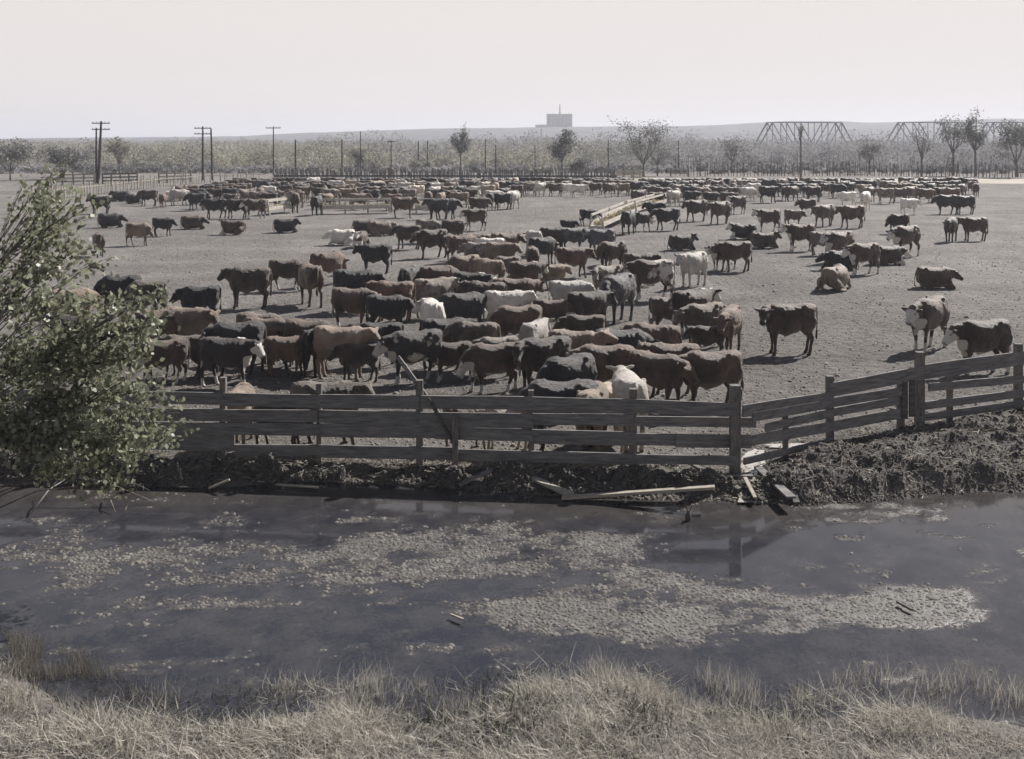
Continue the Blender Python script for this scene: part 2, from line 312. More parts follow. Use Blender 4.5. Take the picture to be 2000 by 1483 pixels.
# ------------------------------------------------------------------ cattle: coats
def coat(name, c1, c2, hf=0.0, patch=None, pcol=(.55,.51,.46), roan=0.0, rcol=(.5,.47,.43), pscale=1.7, sheen=.38, white=(.66,.62,.57)):
    m, nt, b = nodes(name); p = N(nt, 'TexCoord').outputs['Object']; inf = N(nt, 'ObjectInfo')
    off = N(nt, 'CombineXYZ'); L(nt, inf.outputs['Random'], off.inputs[0]); L(nt, inf.outputs['Random'], off.inputs[1]); sc = N(nt, 'VectorMath', operation='SCALE'); sc.inputs['Scale'].default_value = 61.0
    L(nt, off.outputs[0], sc.inputs[0]); va = N(nt, 'VectorMath', operation='ADD'); L(nt, p, va.inputs[0]); L(nt, sc.outputs[0], va.inputs[1]); q = va.outputs[0]
    big = noise(nt, q, 2.2, 3, .5); mp = N(nt, 'Mapping'); mp.inputs['Scale'].default_value = (9, 9, 30); L(nt, q, mp.inputs[0]); hair = noise(nt, mp.outputs[0], 2.2, 4, .7)
    f = mth(nt, 'ADD', mth(nt, 'MULTIPLY', big, .7), mth(nt, 'MULTIPLY', hair, .3)); col = ramp(nt, f, [(.36, c1), (.64, c2)])
    # each animal a little lighter or darker than the next
    hv = N(nt, 'HueSaturation'); L(nt, mth(nt, 'ADD', .8, mth(nt, 'MULTIPLY', inf.outputs['Random'], .95)), hv.inputs['Value']); L(nt, col, hv.inputs['Color']); col = hv.outputs[0]
    if roan:
        r = mth(nt, 'MULTIPLY', mth(nt, 'SUBTRACT', mth(nt, 'ADD', mth(nt, 'MULTIPLY', noise(nt, q, 6, 5, .75), .6), mth(nt, 'MULTIPLY', big, .4)), .5-.12*roan), 7, True); col = mixc(nt, r, col, rcol)
    if patch is not None:
        r = mth(nt, 'MULTIPLY', mth(nt, 'SUBTRACT', noise(nt, q, pscale, 4, .62), patch), 14, True); col = mixc(nt, r, col, pcol)
    if hf:
        a = N(nt, 'Attribute'); a.attribute_name = 'hf'; r = mth(nt, 'MULTIPLY', mth(nt, 'SUBTRACT', mth(nt, 'ADD', a.outputs['Fac'], mth(nt, 'MULTIPLY', noise(nt, q, 9, 4), .5)), .72), 5, True)
        col = mixc(nt, mth(nt, 'MULTIPLY', r, hf), col, white)
    a = N(nt, 'Attribute'); a.attribute_name = 'dk'; col = mixc(nt, mth(nt, 'MULTIPLY', a.outputs['Fac'], .85), col, (.02,.017,.016))
    L(nt, col, b.inputs['Base Color']); b.inputs['Roughness'].default_value = .5; b.inputs['Specular IOR Level'].default_value = .5
    b.inputs['Sheen Weight'].default_value = sheen; b.inputs['Sheen Roughness'].default_value = .30; b.inputs['Sheen Tint'].default_value = (1, .88, .74, 1)
    bump(nt, b, mth(nt, 'ADD', hair, mth(nt, 'MULTIPLY', big, 1.2)), .9, .05); return m
COATS = {
 'rb': (coat('red_brown_hide', (.028,.018,.014), (.120,.074,.051)), 'red-brown'),
 'db': (coat('dark_brown_hide', (.016,.012,.011), (.055,.039,.031)), 'dark brown'),
 'bk': (coat('black_hide', (.008,.008,.010), (.024,.022,.024), sheen=.13), 'black'),
 'tn': (coat('tan_hide', (.075,.053,.040), (.22,.165,.12)), 'tan'),
 'hf': (coat('white_faced_brown_hide', (.021,.014,.012), (.088,.053,.039), hf=1), 'white-faced red-brown'),
 'bh': (coat('white_faced_black_hide', (.011,.009,.009), (.032,.024,.022), hf=1, sheen=.13), 'white-faced black'),
 'wh': (coat('white_hide', (.36,.33,.30), (.62,.58,.53), patch=.63, pcol=(.22,.17,.14)), 'off-white'),
 'wp': (coat('white_hide_dark_points', (.40,.37,.34), (.64,.60,.55), patch=.60, pcol=(.05,.032,.026)), 'white'),
 'rn': (coat('roan_hide', (.06,.042,.034), (.15,.11,.085), roan=.3, rcol=(.34,.31,.28)), 'roan'),
 'gy': (coat('blue_grey_hide', (.022,.022,.026), (.07,.07,.078), roan=.1, rcol=(.14,.135,.135), sheen=.13), 'slate-grey'),
 'pd': (coat('pied_red_hide', (.036,.024,.020), (.10,.065,.05), hf=.8, patch=.575), 'red and white pied'),
 'pb': (coat('pied_black_hide', (.013,.012,.013), (.035,.030,.028), hf=.8, patch=.58, sheen=.13), 'black and white pied'),
 'br': (coat('brindled_hide', (.028,.020,.017), (.095,.070,.055), roan=.35, rcol=(.17,.14,.115)), 'brindled'),
 'cr': (coat('cream_hide', (.30,.24,.18), (.48,.41,.33)), 'cream'),
}
# ------------------------------------------------------------------ cattle: bodies
def rot(v, yaw, pitch): 
    v = Matrix.Rotation(-pitch, 3, 'Y') @ Vector(v); return Matrix.Rotation(yaw, 3, 'Z') @ v
def cow_mesh(name, pose, vox=.024):
    mb = MB(); Y = (0, 1, 0); Z = (0, 0, 1); lying = pose.get('lie'); dz = -.46 if lying else 0; bw = 1.12 if lying else 1
    T = [(-.75,1.10,.05,.07,.07),(-.72,1.10,.15,.19,.20),(-.64,1.08,.235,.25,.28),(-.52,1.06,.275,.275,.33),(-.38,1.04,.295,.29,.38),(-.20,1.00,.315,.30,.44),(.0,.96,.34,.33,.45),
         (.18,.95,.335,.355,.44),(.33,.96,.30,.375,.42),(.45,.97,.26,.37,.41),(.56,.97,.20,.32,.37),(.64,.97,.13,.24,.28),(.69,.97,.05,.10,.14)]
    mb.loft([((x, 0, z+dz), Y, Z, wd*bw, ht, hb) for x, z, wd, ht, hb in T], 20)
    # neck and head
    yaw, pit = R(pose.get('yaw', 0)), R(pose.get('pit', 12)); hy, hp = R(pose.get('hyaw', pose.get('yaw', 0)*1.35)), R(pose.get('hp', -42))
    P0 = Vector((.34, 0, 1.05+dz)); nd = rot((1, 0, 0), yaw, pit); poll = P0+Vector((.22, 0, .08))+nd*pose.get('nl', .29); P1 = P0+Vector((.30, 0, .05)); secs = []
    for i in range(9):
        t = i/8; c = P0*(1-t)**2+P1*2*t*(1-t)+poll*t*t; d = ((P1-P0)*(1-t)+(poll-P1)*t).normalized()
        l = Vector(Y).lerp(rot((0, 1, 0), yaw, 0), t); l = (l-d*l.dot(d)).normalized(); u = d.cross(l); e = t**.8
        secs.append((c, l, u, .21*(1-e)+.115*e, .27*(1-e)+.135*e, .36*(1-e)+.19*e))
    mb.loft(secs, 16)
    hd = rot((1, 0, 0), hy, hp); hl = rot((0, 1, 0), hy, 0); hu = hd.cross(hl)
    HS = [(-.07,.07,.07,.06),(-.03,.115,.11,.12),(.04,.138,.11,.17),(.10,.138,.10,.185),(.17,.122,.09,.17),(.24,.102,.078,.14),(.30,.096,.072,.12),(.345,.102,.074,.11),(.38,.092,.064,.095),(.40,.05,.04,.05)]
    mb.loft([(poll+hd*t-hu*.02, hl, hu, a, c, d) for t, a, c, d in HS], 14)
    for s in (-1, 1):                                     # ears
        e0 = poll+hd*.02+hl*s*.07+hu*.03; ed = (hl*s*.95-hd*.12+hu*.18).normalized(); eu = ed.cross(hd).normalized()
        mb.loft([(e0+ed*t, hd, eu, a, .024, .024) for t, a in ((0,.03),(.05,.055),(.12,.066),(.18,.05),(.23,.018))], 8)
    # dewlap and brisket
    q = P0.lerp(poll, .45); mb.loft([((.52, 0, .66+dz), Y, Z, .12, .12, .10), ((.62, 0, .68+dz), Y, Z, .08, .14, .10), (q+Vector((.08, 0, -.20)) if not pose.get('low') else (.69, 0, .76+dz), Y, Z, .035, .08, .05)], 10)
    hoof = []
    def limb(pts, n=10):
        S2 = []
        for i, p in enumerate(pts):
            a = Vector(pts[max(i-1, 0)][:3]); c = Vector(pts[min(i+1, len(pts)-1)][:3]); t = (c-a).normalized(); l = Vector(Y)-t*t.y; l.normalize() if l.length > .3 else None
            if l.length < .3: l = Vector((1, 0, 0))
            u = t.cross(l).normalized(); S2.append((p[:3], l, u, p[3], p[4], p[4]))
        mb.loft(S2, n)
    if not lying:
        st = pose.get('st', (0, 0, 0, 0)); k = 0
        for s in (-1, 1):
            o = st[k]; k += 1; y = .165*s
            limb([(.40, y*.9, 1.00, .10, .18), (.41, y, .82, .115, .17), (.42+o*.15, y*1.02, .66, .090, .125), (.43+o*.45, y, .52, .064, .076), (.435+o*.62, y*.97, .42, .057, .062), (.43+o*.72, y*.95, .36, .050, .052), (.43+o*.9, y*.95, .24, .040, .043), (.43+o, y*.95, .14, .044, .050), (.445+o, y*.95, .075, .042, .048), (.46+o, y*.95, .05, .050, .06), (.47+o, y*.95, .005, .055, .066)])
            hoof.append((.46+o, y*.95, .02))
        for s in (-1, 1):
            o = st[k]; k += 1; y = .16*s
            limb([(-.49, y*.85, 1.10, .12, .21), (-.51, y*1.05, .93, .145, .235), (-.48+o*.1, y*1.1, .77, .13, .21), (-.47+o*.2, y*1.08, .65, .100, .15), (-.53+o*.45, y, .54, .066, .09), (-.60+o*.65, y*.97, .47, .054, .072), (-.595+o*.75, y*.95, .40, .047, .056), (-.565+o*.9, y*.95, .26, .041, .045), (-.55+o, y*.95, .14, .045, .050), (-.535+o, y*.95, .075, .043, .048), (-.515+o, y*.95, .05, .050, .06), (-.505+o, y*.95, .005, .055, .066)])
            hoof.append((-.515+o, y*.95, .02))
        mb.tube([(-.70, 0, 1.31), (-.76, 0, 1.25), (-.785, .01, 1.08), (-.785, .02, .85), (-.775, .02, .66)], [.038, .030, .026, .024, .024]); mb.tube([(-.775, .02, .70), (-.775, .02, .60), (-.765, .02, .48), (-.76, .02, .38)], [.022, .042, .046, .014])
        mb.loft([((-.02, 0, .54), Y, Z, .06, .08, .05), ((.08, 0, .50), Y, Z, .04, .07, .04), ((.15, 0, .49), Y, Z, .02, .05, .02)], 8)
    else:
        for s in (-1, 1):
            limb([(.46, .17*s, .50, .10, .17), (.52, .20*s, .34, .10, .13), (.62, .22*s, .20, .075, .085), (.74, .22*s, .11, .055, .06), (.78, .22*s, .07, .05, .05), (.66, .23*s, .055, .038, .04), (.50, .24*s, .05, .038, .04), (.44, .24*s, .045, .045, .05)])
            hoof.append((.45, .24*s, .04)); q2 = 1.25 if s > 0 else .9
            limb([(-.56, .16*s, .50, .12, .2), (-.50, .25*s*q2, .33, .15, .21), (-.36, .32*s*q2, .22, .13, .17), (-.20, .37*s*q2, .14, .09, .11), (-.16, .40*s*q2, .10, .06, .07), (-.32, .42*s*q2, .08, .05, .055), (-.50, .43*s*q2, .07, .042, .05), (-.32, .47*s*q2, .05, .035, .04), (-.14, .48*s*q2, .045, .038, .04), (-.06, .48*s*q2, .04, .05, .05)])
            hoof.append((-.08, .48*s*q2, .03))
        mb.tube([(-.70, 0, .80), (-.78, .02, .62), (-.83, .06, .35), (-.82, .12, .12), (-.72, .22, .05)], [.035, .028, .026, .03, .035])
    for s in (-1, 1):
        mb.loft([((-.46, .20*s, 1.25+dz), Y, Z, .03, .03, .03), ((-.40, .22*s, 1.265+dz), Y, Z, .055, .06, .06), ((-.33, .21*s, 1.255+dz), Y, Z, .03, .03, .03)], 8)
        mb.loft([((-.74, .10*s, 1.20+dz), Y, Z, .03, .03, .04), ((-.70, .11*s, 1.22+dz), Y, Z, .05, .05, .06), ((-.62, .11*s, 1.21+dz), Y, Z, .03, .03, .03)], 8)
    mb.loft([((.18, 0, 1.26+dz), Y, Z, .05, .03, .03), ((.30, 0, 1.30+dz), Y, Z, .10, .06, .08), ((.42, 0, 1.27+dz), Y, Z, .06, .04, .05)], 10)
    me0 = mb.mesh('tmp'); o = link('tmp', me0)
    rm = o.modifiers.new('r', 'REMESH'); rm.mode = 'VOXEL'; rm.voxel_size = vox; rm.use_smooth_shade = True
    sm = o.modifiers.new('s', 'SMOOTH'); sm.factor = .5; sm.iterations = 3
    dg = C.evaluated_depsgraph_get(); me = bpy.data.meshes.new_from_object(o.evaluated_get(dg)); me.name = name
    bpy.data.objects.remove(o); bpy.data.meshes.remove(me0)
    n = len(me.vertices); V = np.zeros(n*3, np.float32); me.vertices.foreach_get('co', V); V = V.reshape(-1, 3)
    no = np.zeros(n*3, np.float32); me.vertices.foreach_get('normal', no); no = no.reshape(-1, 3); sd0 = len(name)*7+int(pose.get('pit', 0))
    wv = (fbm(V[:, 0]*5+V[:, 1]*3+9, V[:, 2]*4-V[:, 1]*5+5, 3, sd0 % 50)-.5)*.034+(fbm(V[:, 0]*17+V[:, 1]*11, V[:, 2]*13-V[:, 1]*9+50, 2, 7)-.5)*.014
    wv *= np.clip((V[:, 2]-(.2 if not pose.get('lie') else -.1))/.4, .15, 1); V = V+no*wv[:, None]; me.vertices.foreach_set('co', V.astype(np.float32).ravel()); me.update()
    pn, hdn, hun, hln = (np.array(v[:]) for v in (poll, hd, hu, hl)); r = V-pn; t = r@hdn; a_ = r@hun; s_ = r@hln
    inhead = (t > -.04) & (t < .50) & (np.abs(s_) < .14) & (np.abs(a_) < .20)
    face = np.where(inhead, 1.0, 0)*np.clip((t+.02)*12, 0, 1)
    x, y, z = V[:, 0], V[:, 1], V[:, 2]-dz; leg = np.clip((.34-V[:, 2])/.12, 0, 1)*(0 if lying else .9)
    under = np.clip((.60-z)/.07, 0, 1)*(np.abs(y) < .17)*(x > -.40)*(x < .7)*(z > .40); brk = np.clip((x-.50)/.08, 0, 1)*np.clip((.93-z)/.1, 0, 1)*(z > .45)
    crest = (x > .30)*(z > 1.31)*(np.abs(y) < .05)*.9*(0 if pose.get('low') else 1); sw = (x < -.74)*(z < .70)*.9
    hfv = np.maximum.reduce([face, leg, under*.95, brk, crest, sw])
    ph, pl_, pu = .10, .10, .02; eye = np.zeros(n)
    for s in (-1, 1): eye = np.maximum(eye, np.clip(1.6-np.linalg.norm(r-(hdn*.12+hln*s*.115+hun*.035), axis=1)/.022, 0, 1))
    dk = np.maximum(eye, np.clip((t-.355)/.02, 0, 1)*inhead*.8)
    for h in hoof: dk = np.maximum(dk, (np.linalg.norm(V-np.array(h), axis=1) < .085)*(V[:, 2] < .055)*.9)
    for nm, v in (('hf', hfv), ('dk', dk)): a = me.attributes.new(nm, 'FLOAT', 'POINT'); a.data.foreach_set('value', np.ascontiguousarray(v, np.float32))
    me.materials.clear(); me.materials.append(None)
    me['head'] = [*poll[:], *hd[:], *hl[:], *hu[:]]
    return me
A, B_, C_ = (0, 0, 0, 0), (.12, -.10, -.12, .14), (-.08, .06, .10, -.10)
POSES = {'n': dict(pit=20, hp=-50, st=A), 'n2': dict(pit=10, hp=-58, st=B_), 'n3': dict(pit=24, hp=-46, st=C_, yaw=8), 'u': dict(pit=34, hp=-22, st=A), 'm': dict(pit=-12, hp=-50, st=C_, low=1), 'm2': dict(pit=-18, hp=-55, st=B_, low=1, yaw=12),
 'd': dict(pit=-50, hp=-62, st=B_, low=1, nl=.38), 'd2': dict(pit=-44, hp=-66, st=A, low=1, yaw=18), 'l': dict(pit=4, yaw=48, hp=-46, st=A), 'r': dict(pit=4, yaw=-48, hp=-46, st=C_), 'dl': dict(pit=-30, yaw=38, hp=-58, st=B_, low=1),
 'L': dict(lie=1, pit=36, hp=-44), 'Ll': dict(lie=1, pit=22, yaw=60, hp=-38), 'Lr': dict(lie=1, pit=22, yaw=-60, hp=-38), 'F': dict(lie=1, pit=-8, hp=-34, low=1)}
MESH = {k: cow_mesh('animal_'+k, v) for k, v in POSES.items()}
LOWM = {k: cow_mesh('far_animal_'+k, POSES[k], .05) for k in ('n', 'm', 'd', 'l', 'L')}
MHORN = simple('horn', (.30,.27,.22), (.50,.46,.38), 9, .5, 0)
def horns(o, me):
    h = me['head']; poll, hd, hl, hu = (Vector(h[i*3:i*3+3]) for i in range(4))
    for s in (-1, 1):
        mb = MB(); p = poll-hd*.02+hu*.05; mb.tube([p+hl*s*.07, p+hl*s*.14+hu*.02, p+hl*s*.20+hu*.07, p+hl*s*.215+hu*.14-hd*.02], [.022, .018, .012, .004], 7); mb.build('horn', MHORN, o, True)
HEADW = ['facing right', 'facing away to the right', 'facing straight away', 'facing away to the left', 'facing left', 'facing left towards the pond', 'facing the pond', 'facing right towards the pond']
LAND = [  # px, py, words: landmarks one can find, for the labels of the crowd
 (695, 405, 'the long hay rack'), (540, 408, 'the short bleached rack'), (1218, 420, 'the slanting hay racks'), (197, 350, 'the tall crossarm pole'), (404, 350, 'the twin poles'), (900, 345, 'the slim tree'),
 (1250, 345, 'the spreading tree'), (1565, 345, 'the bare trunk'), (1770, 330, 'the right bridge span'), (577, 345, 'the palisade end'), (740, 345, 'the palisade middle'), (1090, 345, 'the tall building'), (1400, 352, 'the dusty track'),
 (1880, 400, 'the right frame edge')]
COWS = []
def cow(cx, top, feet, hd, pose, ck, label=None, sc=None, horn=False):
    if feet == 0:
        hd += rnd.choice([-1, 1])*rnd.uniform(6, 32)
        if pose == 'm': pose = rnd.choice(['m', 'm2', 'n2', 'd2', 'n', 'l', 'r', 'dl'])
        if ck == 'db' and rnd.random() < .35: ck = 'br'
    lie = POSES[pose].get('lie'); nom = .86 if lie else 1.33
    if sc is None:
        if lie or top == 0: sc = 1.0+rnd.uniform(-.06, .06)
        else:
            hgt_m = H*(1-(top-HY)/(feet-HY)) if feet else 1.33; sc = max(.62, min(1.13, hgt_m/nom)) if feet else .95+rnd.uniform(-.03, .03)
    if feet == 0: d = F*(H-nom*sc)/(top-HY)
    else: d = F*H/(feet-HY)
    if top and feet and not lie: d = F*(H-nom*sc)/(top-HY)*.5+d*.5
    x = (cx-1000)*d/F; COWS.append(dict(x=x, y=d, h=hd, p=pose, c=ck, l=label, s=sc, px=cx, py=HY+F*H/d, horn=horn, top=top))
# ---- the near crowd: body centre x, back y, feet y (0 = hidden), heading (0 right, 90 away, 180 left, 270 to the pond), pose, coat
for a in [
 (471,752,868,95,'d','tn','small tan calf end-on behind the leftmost fence post',None),
 (548,778,872,5,'d','db','dark brown calf low behind the fence below the lying black heap',None),
 (640,740,868,2,'n2','br','brindled steer with dark head right, directly behind the near fence'),
 (912,790,871,8,'d','rn','roan calf grazing behind the planks, left of the middle fence post'),
 (985,794,872,182,'m','cr','cream calf seen between the planks left of the middle fence post'),
 (1092,738,876,181,'d','bk','black steer with its back just above the top rail, below the bigger black one'),
 (1159,750,878,75,'m','tn','tan calf end-on with round rump just over the top rail'),
 (1203,751,872,110,'m','cr','cream calf end-on squeezed between the tan calf and the white one'),
 (1227,727,866,95,'n','wh','off-white calf end-on beside the fence, left of two brown steers'),
 (1312,668,772,172,'n3','rb','red-brown steer half hidden behind the two brown ones at the fence'),
 (1284,686,797,322,'m','rb','brown shaggy steer touching heads with the steer at the corner post'),
 (1388,682,800,186,'m','rb','shaggy brown steer standing by the corner post with head lowered left'),
 (1108,690,0,184,'d','bk','large black steer with hanging tail, head down to the left near the fence'),
 (1180,671,0,182,'m2','rb','brown steer tightly behind the large black one'),
 (1277,649,694,150,'F','rb','small red-brown calf lying behind the brown pair at the corner'),
 (1125,643,0,12,'u','tn','tan steer lifting its head to the right behind the brown backs'),
 (1045,624,706,63,'n','wh','pale pinkish-white steer seen from behind with head turned right'),
 (962,668,765,190,'d','hf','red-brown white-faced steer with head at the ground, white spot on its hip'),
 (882,664,742,196,'m','hf','white-faced brown steer looking at the pond through the crowd'),
 (970,655,735,188,'m','rn','pinkish roan steer mostly hidden behind two white-faced ones'),
 (808,642,746,202,'m','pb','black steer with white slashes on shoulder and hip'),
 (700,665,743,184,'m','db','dark brown horned steer with head low to the left',None,True),
 (668,634,738,350,'n','tn','tan steer with white poll amid dark ones'),
 (588,642,717,150,'n2','db','dark brown steer with thin legs left of the tan white-polled one'),
 (617,636,728,82,'n','bk','black steer end-on between the tan and the dark brown ones'),
 (606,622,0,2,'m','rb','reddish back just behind the dark brown and black pair'),
 (520,617,708,338,'m','tn','light brown steer with white lower legs, head low to the right'),
 (462,624,0,178,'m','bk','black rump behind the white-faced dark steer'),
 (508,609,0,5,'m','db','dark brown back behind the light brown steer'),
 (445,656,754,350,'n2','bh','dark steer with white face, crest and brisket facing right by the fence'),
 (357,652,735,176,'m','db','dark brown steer behind the white-faced dark one, facing the tree'),
 (318,661,750,200,'d','hf','white-legged brown steer at the edge of the foliage'),
 (366,597,0,358,'m','tn','tan blurred steer above the white-faced dark one'),
 (300,602,0,182,'m','rb','red-brown back behind the leafy branch tip'),
 (140,613,0,182,'n','bh','white-marked black steer behind the foliage'),
 (390,556,631,184,'m','bk','black steer with pale streaks on its back below the dark brown bull'),
 (287,547,0,186,'d','db','dark brown grazing steer above the leafy branch tip'),
 (233,535,612,192,'d','bk','black steer grazing left with high rump beside the foliage'),
 (140,563,0,4,'m','tn','tan steer hidden behind the leaves'),
 (486,520,600,180,'n','db','dark brown bull standing side-on, head raised to the left'),
 (560,505,567,2,'d','hf','brown steer with white topline and belly, grazing behind the bull'),
 (606,513,595,118,'n2','rb','red-brown steer seen from behind, looking left'),
 (640,491,0,20,'m','rb','brown steer between the small rear-view one and the black bull'),
 (698,524,607,356,'m','bk','massive black steer side-on with rump left in mid yard'),
 (733,475,534,180,'n','bk','black bull standing side-on in the open, head to the left',None,True),
 (768,548,0,178,'m','rb','brown back between the massive black steer and the blurred one'),
 (847,541,0,4,'m','rn','roan-backed steer right of the brown back in the thick of the herd'),
 (802,519,0,80,'m','pb','black and white rump by the roan-backed steer'),
 (858,517,0,2,'m','rb','red-brown back behind the roan-backed steer'),
 (922,530,0,2,'n2','bh','dark steer with a pale muzzle in the middle of the herd'),
 (757,574,652,356,'m','bk','bulky black steer with a soft outline, left of the white rump'),
 (844,584,0,88,'m','wh','white rounded rump seen end-on in the herd'),
 (872,620,0,2,'n2','bk','black steer with its head at the legs of the white dark-headed one'),
 (906,569,0,2,'m','bk','black flank left of the white dark-headed steer'),
 (990,566,647,2,'n','wp','white steer with dark patches, standing side-on in the herd'),
 (1080,583,652,350,'d','hf','red-brown steer with bright white face lowered right of the white one'),
 (1112,545,618,2,'m','wh','broad white steer mottled grey along its side'),
 (1205,531,632,232,'d2','gy','slate-grey steer facing the pond with head low'),
 (1272,504,585,184,'m','pd','red and white pied steer with pale topline, head low to the left'),
 (1354,491,559,222,'n','wp','white steer with a dark patch at its cheek beside the pied one'),
 (1310,576,652,6,'m','pd','pied steer with a white shoulder spot right of the slate-grey one'),
 (1354,563,0,8,'n','hf','white-faced calf peeping over the pied steer'),
 (1372,590,676,205,'m','tn','light tan steer behind the nursing calf'),
 (1383,637,690,182,'n','db','small dark calf standing against the legs of brown cattle',None),
 (1424,598,690,245,'m','rb','shaggy brown steer with long hind leg, right of the calf'),
 (1541,590,691,180,'l','rb','brown steer alone on the open ground, head turned towards the pond'),
 (1813,578,682,222,'m','hf','white-faced brown steer whose shadow falls by the right fence'),
 (1918,622,728,190,'m','hf','white-faced dark steer at the right end above the fence'),
 (1632,0,566,48,'Ll','tn','tan steer lying with its back to the pond, head raised'),
 (1826,0,562,352,'F','rb','brown steer lying flat on the right with its head down'),
 (1686,473,535,198,'m','hf','stocky white-faced steer standing among lying ones'),
 (1641,0,526,185,'F','bk','black calf lying at the feet of the stocky white-faced steer'),
 (1638,450,512,205,'n2','pd','pied steer left of the stocky white-faced one'),
 (1732,0,516,5,'F','hf','red-brown steer lying behind the stocky white-faced one'),
 (1768,438,502,208,'m','hf','tall white-faced steer right of the lying red-brown one'),
 (1755,417,456,178,'d','db','dark brown steer feeding behind the tall white-faced one'),
 (1857,424,472,238,'m','db','dark brown steer facing the pond near the right frame edge'),
 (1903,423,470,180,'n','rb','brown steer cut by the right frame edge'),
 (1436,470,530,182,'n2','rb','brown steer with pale legs right of the white dark-cheeked one'),
 (1411,473,527,208,'m','hf','white-faced steer overlapping the brown pale-legged one'),
 (1331,0,488,12,'L','db','dark brown steer lying alone with head up to the right'),
 (1452,0,467,175,'L','bh','white-faced black steer lying left of a dark lying one'),
 (1492,0,484,5,'L','db','dark brown steer lying with raised head amid standing ones'),
 (1563,436,490,182,'n','hf','brown steer whose white face nears the lying dark ones'),
 (1605,452,498,10,'d','br','brindled feeding steer behind the pied one'),
 (1500,407,452,186,'n3','hf','white-faced steer standing apart below the black pair'),
 (1550,408,442,4,'m','tn','tan steer right of the white-faced one standing apart'),
 (1576,388,420,184,'m','db','dark brown steer above the tan one'),
 (1610,398,442,214,'n2','tn','tan steer facing half towards the pond, right of centre'),
 (1664,399,445,182,'n2','rb','brown steer with head turned, left of the pale long one'),
 (1655,374,404,178,'m','wh','off-white steer left of the rear-view white one'),
 (1690,373,413,240,'m','wh','off-white steer facing the pond beside the dark huddle'),
 (1776,387,419,2,'m','wh','long pale steer with thin legs in front of the dark row'),
 (1848,379,418,182,'m','bk','black steer feeding near the right frame edge'),
 (1884,381,418,180,'n','bk','black steer right behind the feeding black one'),
 (1500,361,398,2,'n2','bk','tall black steer standing clear of the far rows'),
 (797,438,486,168,'m','db','dark brown steer at the left of the centre group'),
 (843,446,503,205,'m','db','dark brown steer with its shadow stretching left in the centre'),
 (835,428,0,2,'m','rn','roan back behind the dark brown steers in the centre'),
 (886,428,0,2,'m','db','dark brown back above the centre group'),
 (928,407,450,182,'n2','hf','white-faced steer crossing in front of the far rows'),
 (900,458,512,20,'m','rb','red-brown steer with dark hind legs in the centre group'),
 (930,472,525,162,'m','rn','roan steer right of the dark-legged red-brown one'),
 (957,463,0,178,'m','wh','white back behind the roan steer of the centre group'),
 (978,472,0,2,'m','tn','tan back right of the white back in the centre'),
 (988,453,0,2,'m','rb','red-brown back at the top of the centre group'),
 (930,455,0,182,'m','db','dark brown back over the roan steer'),
 (990,499,548,182,'d','rn','roan steer with head buried in the centre group'),
 (958,503,0,100,'m','tn','tan rump left of the roan steer with buried head'),
 (1008,541,0,2,'m','rb','long red-brown back above the white dark-patched steer'),
 (1082,514,562,14,'m','tn','small tan steer above the broad white one'),
 (1040,481,536,92,'m','rb','red-brown steer seen end-on by the small tan one'),
 (1042,448,0,80,'m','wh','white rump end-on at the top of the centre group'),
 (1082,443,492,2,'m','db','dark brown steer right of the white end-on rump'),
 (1118,443,0,2,'m','gy','slate-grey steer left of its darker grey twin'),
 (1173,446,0,182,'m','gy','slate-grey steer standing just below the slanting hay racks'),
 (1118,481,541,2,'n2','rb','brown steer facing right with lop ears, centre of the herd'),
 (1186,474,519,92,'m','rn','roan steer end-on right of the lop-eared brown one'),
 (1186,516,0,200,'m','rn','roan steer hidden above the slate-grey one facing the pond'),
 (1250,492,0,2,'m','rb','red-brown back behind the pied steer with pale topline'),
 (1150,407,440,2,'m','bk','black steer left of the slanting hay racks'),
 (1110,428,456,2,'m','bk','black steer below the one left of the slanting racks'),
 (1228,410,457,66,'m','bk','black steer end-on at the near end of the slanting racks'),
 (1253,412,0,10,'d','bh','white-faced steer eating at the slanting hay racks'),
 (1303,406,450,182,'n2','bk','black steer standing side-on just below the farther slanting rack'),
 (1280,394,0,178,'m','bk','black steer behind the one by the slanting racks'),
 (1360,388,434,204,'n2','rb','brown steer right of the black ones by the racks'),
 (1406,392,438,212,'n2','rb','brown steer standing half towards the pond, right of its double'),
 (1440,382,418,204,'n','hf','white-faced steer right of the two brown ones'),
 (195,382,417,182,'n','bk','black steer standing alone at the far left'),
 (215,0,444,8,'F','bk','black steer lying below the lone standing one at left'),
 (270,434,479,2,'d','tn','tan steer grazing in the open at left'),
 (318,424,461,2,'m','bk','black steer right of the tan grazing one'),
 (376,0,447,4,'F','rb','red-brown steer lying right of the black one at left'),
 (455,0,458,184,'Lr','hf','white-faced steer lying in the open, left of the lying black one'),
 (557,0,454,2,'L','bk','black steer lying below the short bleached rack'),
 (193,454,500,118,'m','db','dark brown steer beside the foliage at left'),
 (262,0,398,2,'L','pb','pied steer lying below the tall crossarm pole'),
 (236,0,393,180,'L','bk','black steer lying at left with only head and back showing'),
 (290,370,402,182,'m','db','dark brown steer right of the lying pied one'),
 (318,378,405,95,'d','rb','small red-brown steer left of the white lying one'),
 (343,0,393,175,'L','wh','white steer lying at the left edge of the crowd'),
 (352,362,386,182,'m','bk','black steer behind the white lying one'),
 (384,376,411,182,'m','bk','black steer at the left front of the far crowd'),
 (420,387,426,182,'n2','bk','black steer standing clear in front of the far crowd'),
 (462,388,427,182,'m','db','dark brown steer left of the white-faced one in front of the crowd'),
 (498,388,427,206,'m','hf','white-faced steer left of the short bleached rack'),
 (576,375,416,104,'n','db','dark brown steer right of the short bleached rack'),
 (619,382,420,84,'n','bk','black steer at the left end of the long hay rack'),
 (788,382,427,4,'n','rb','red-brown steer at the right end of the long hay rack',None,True),
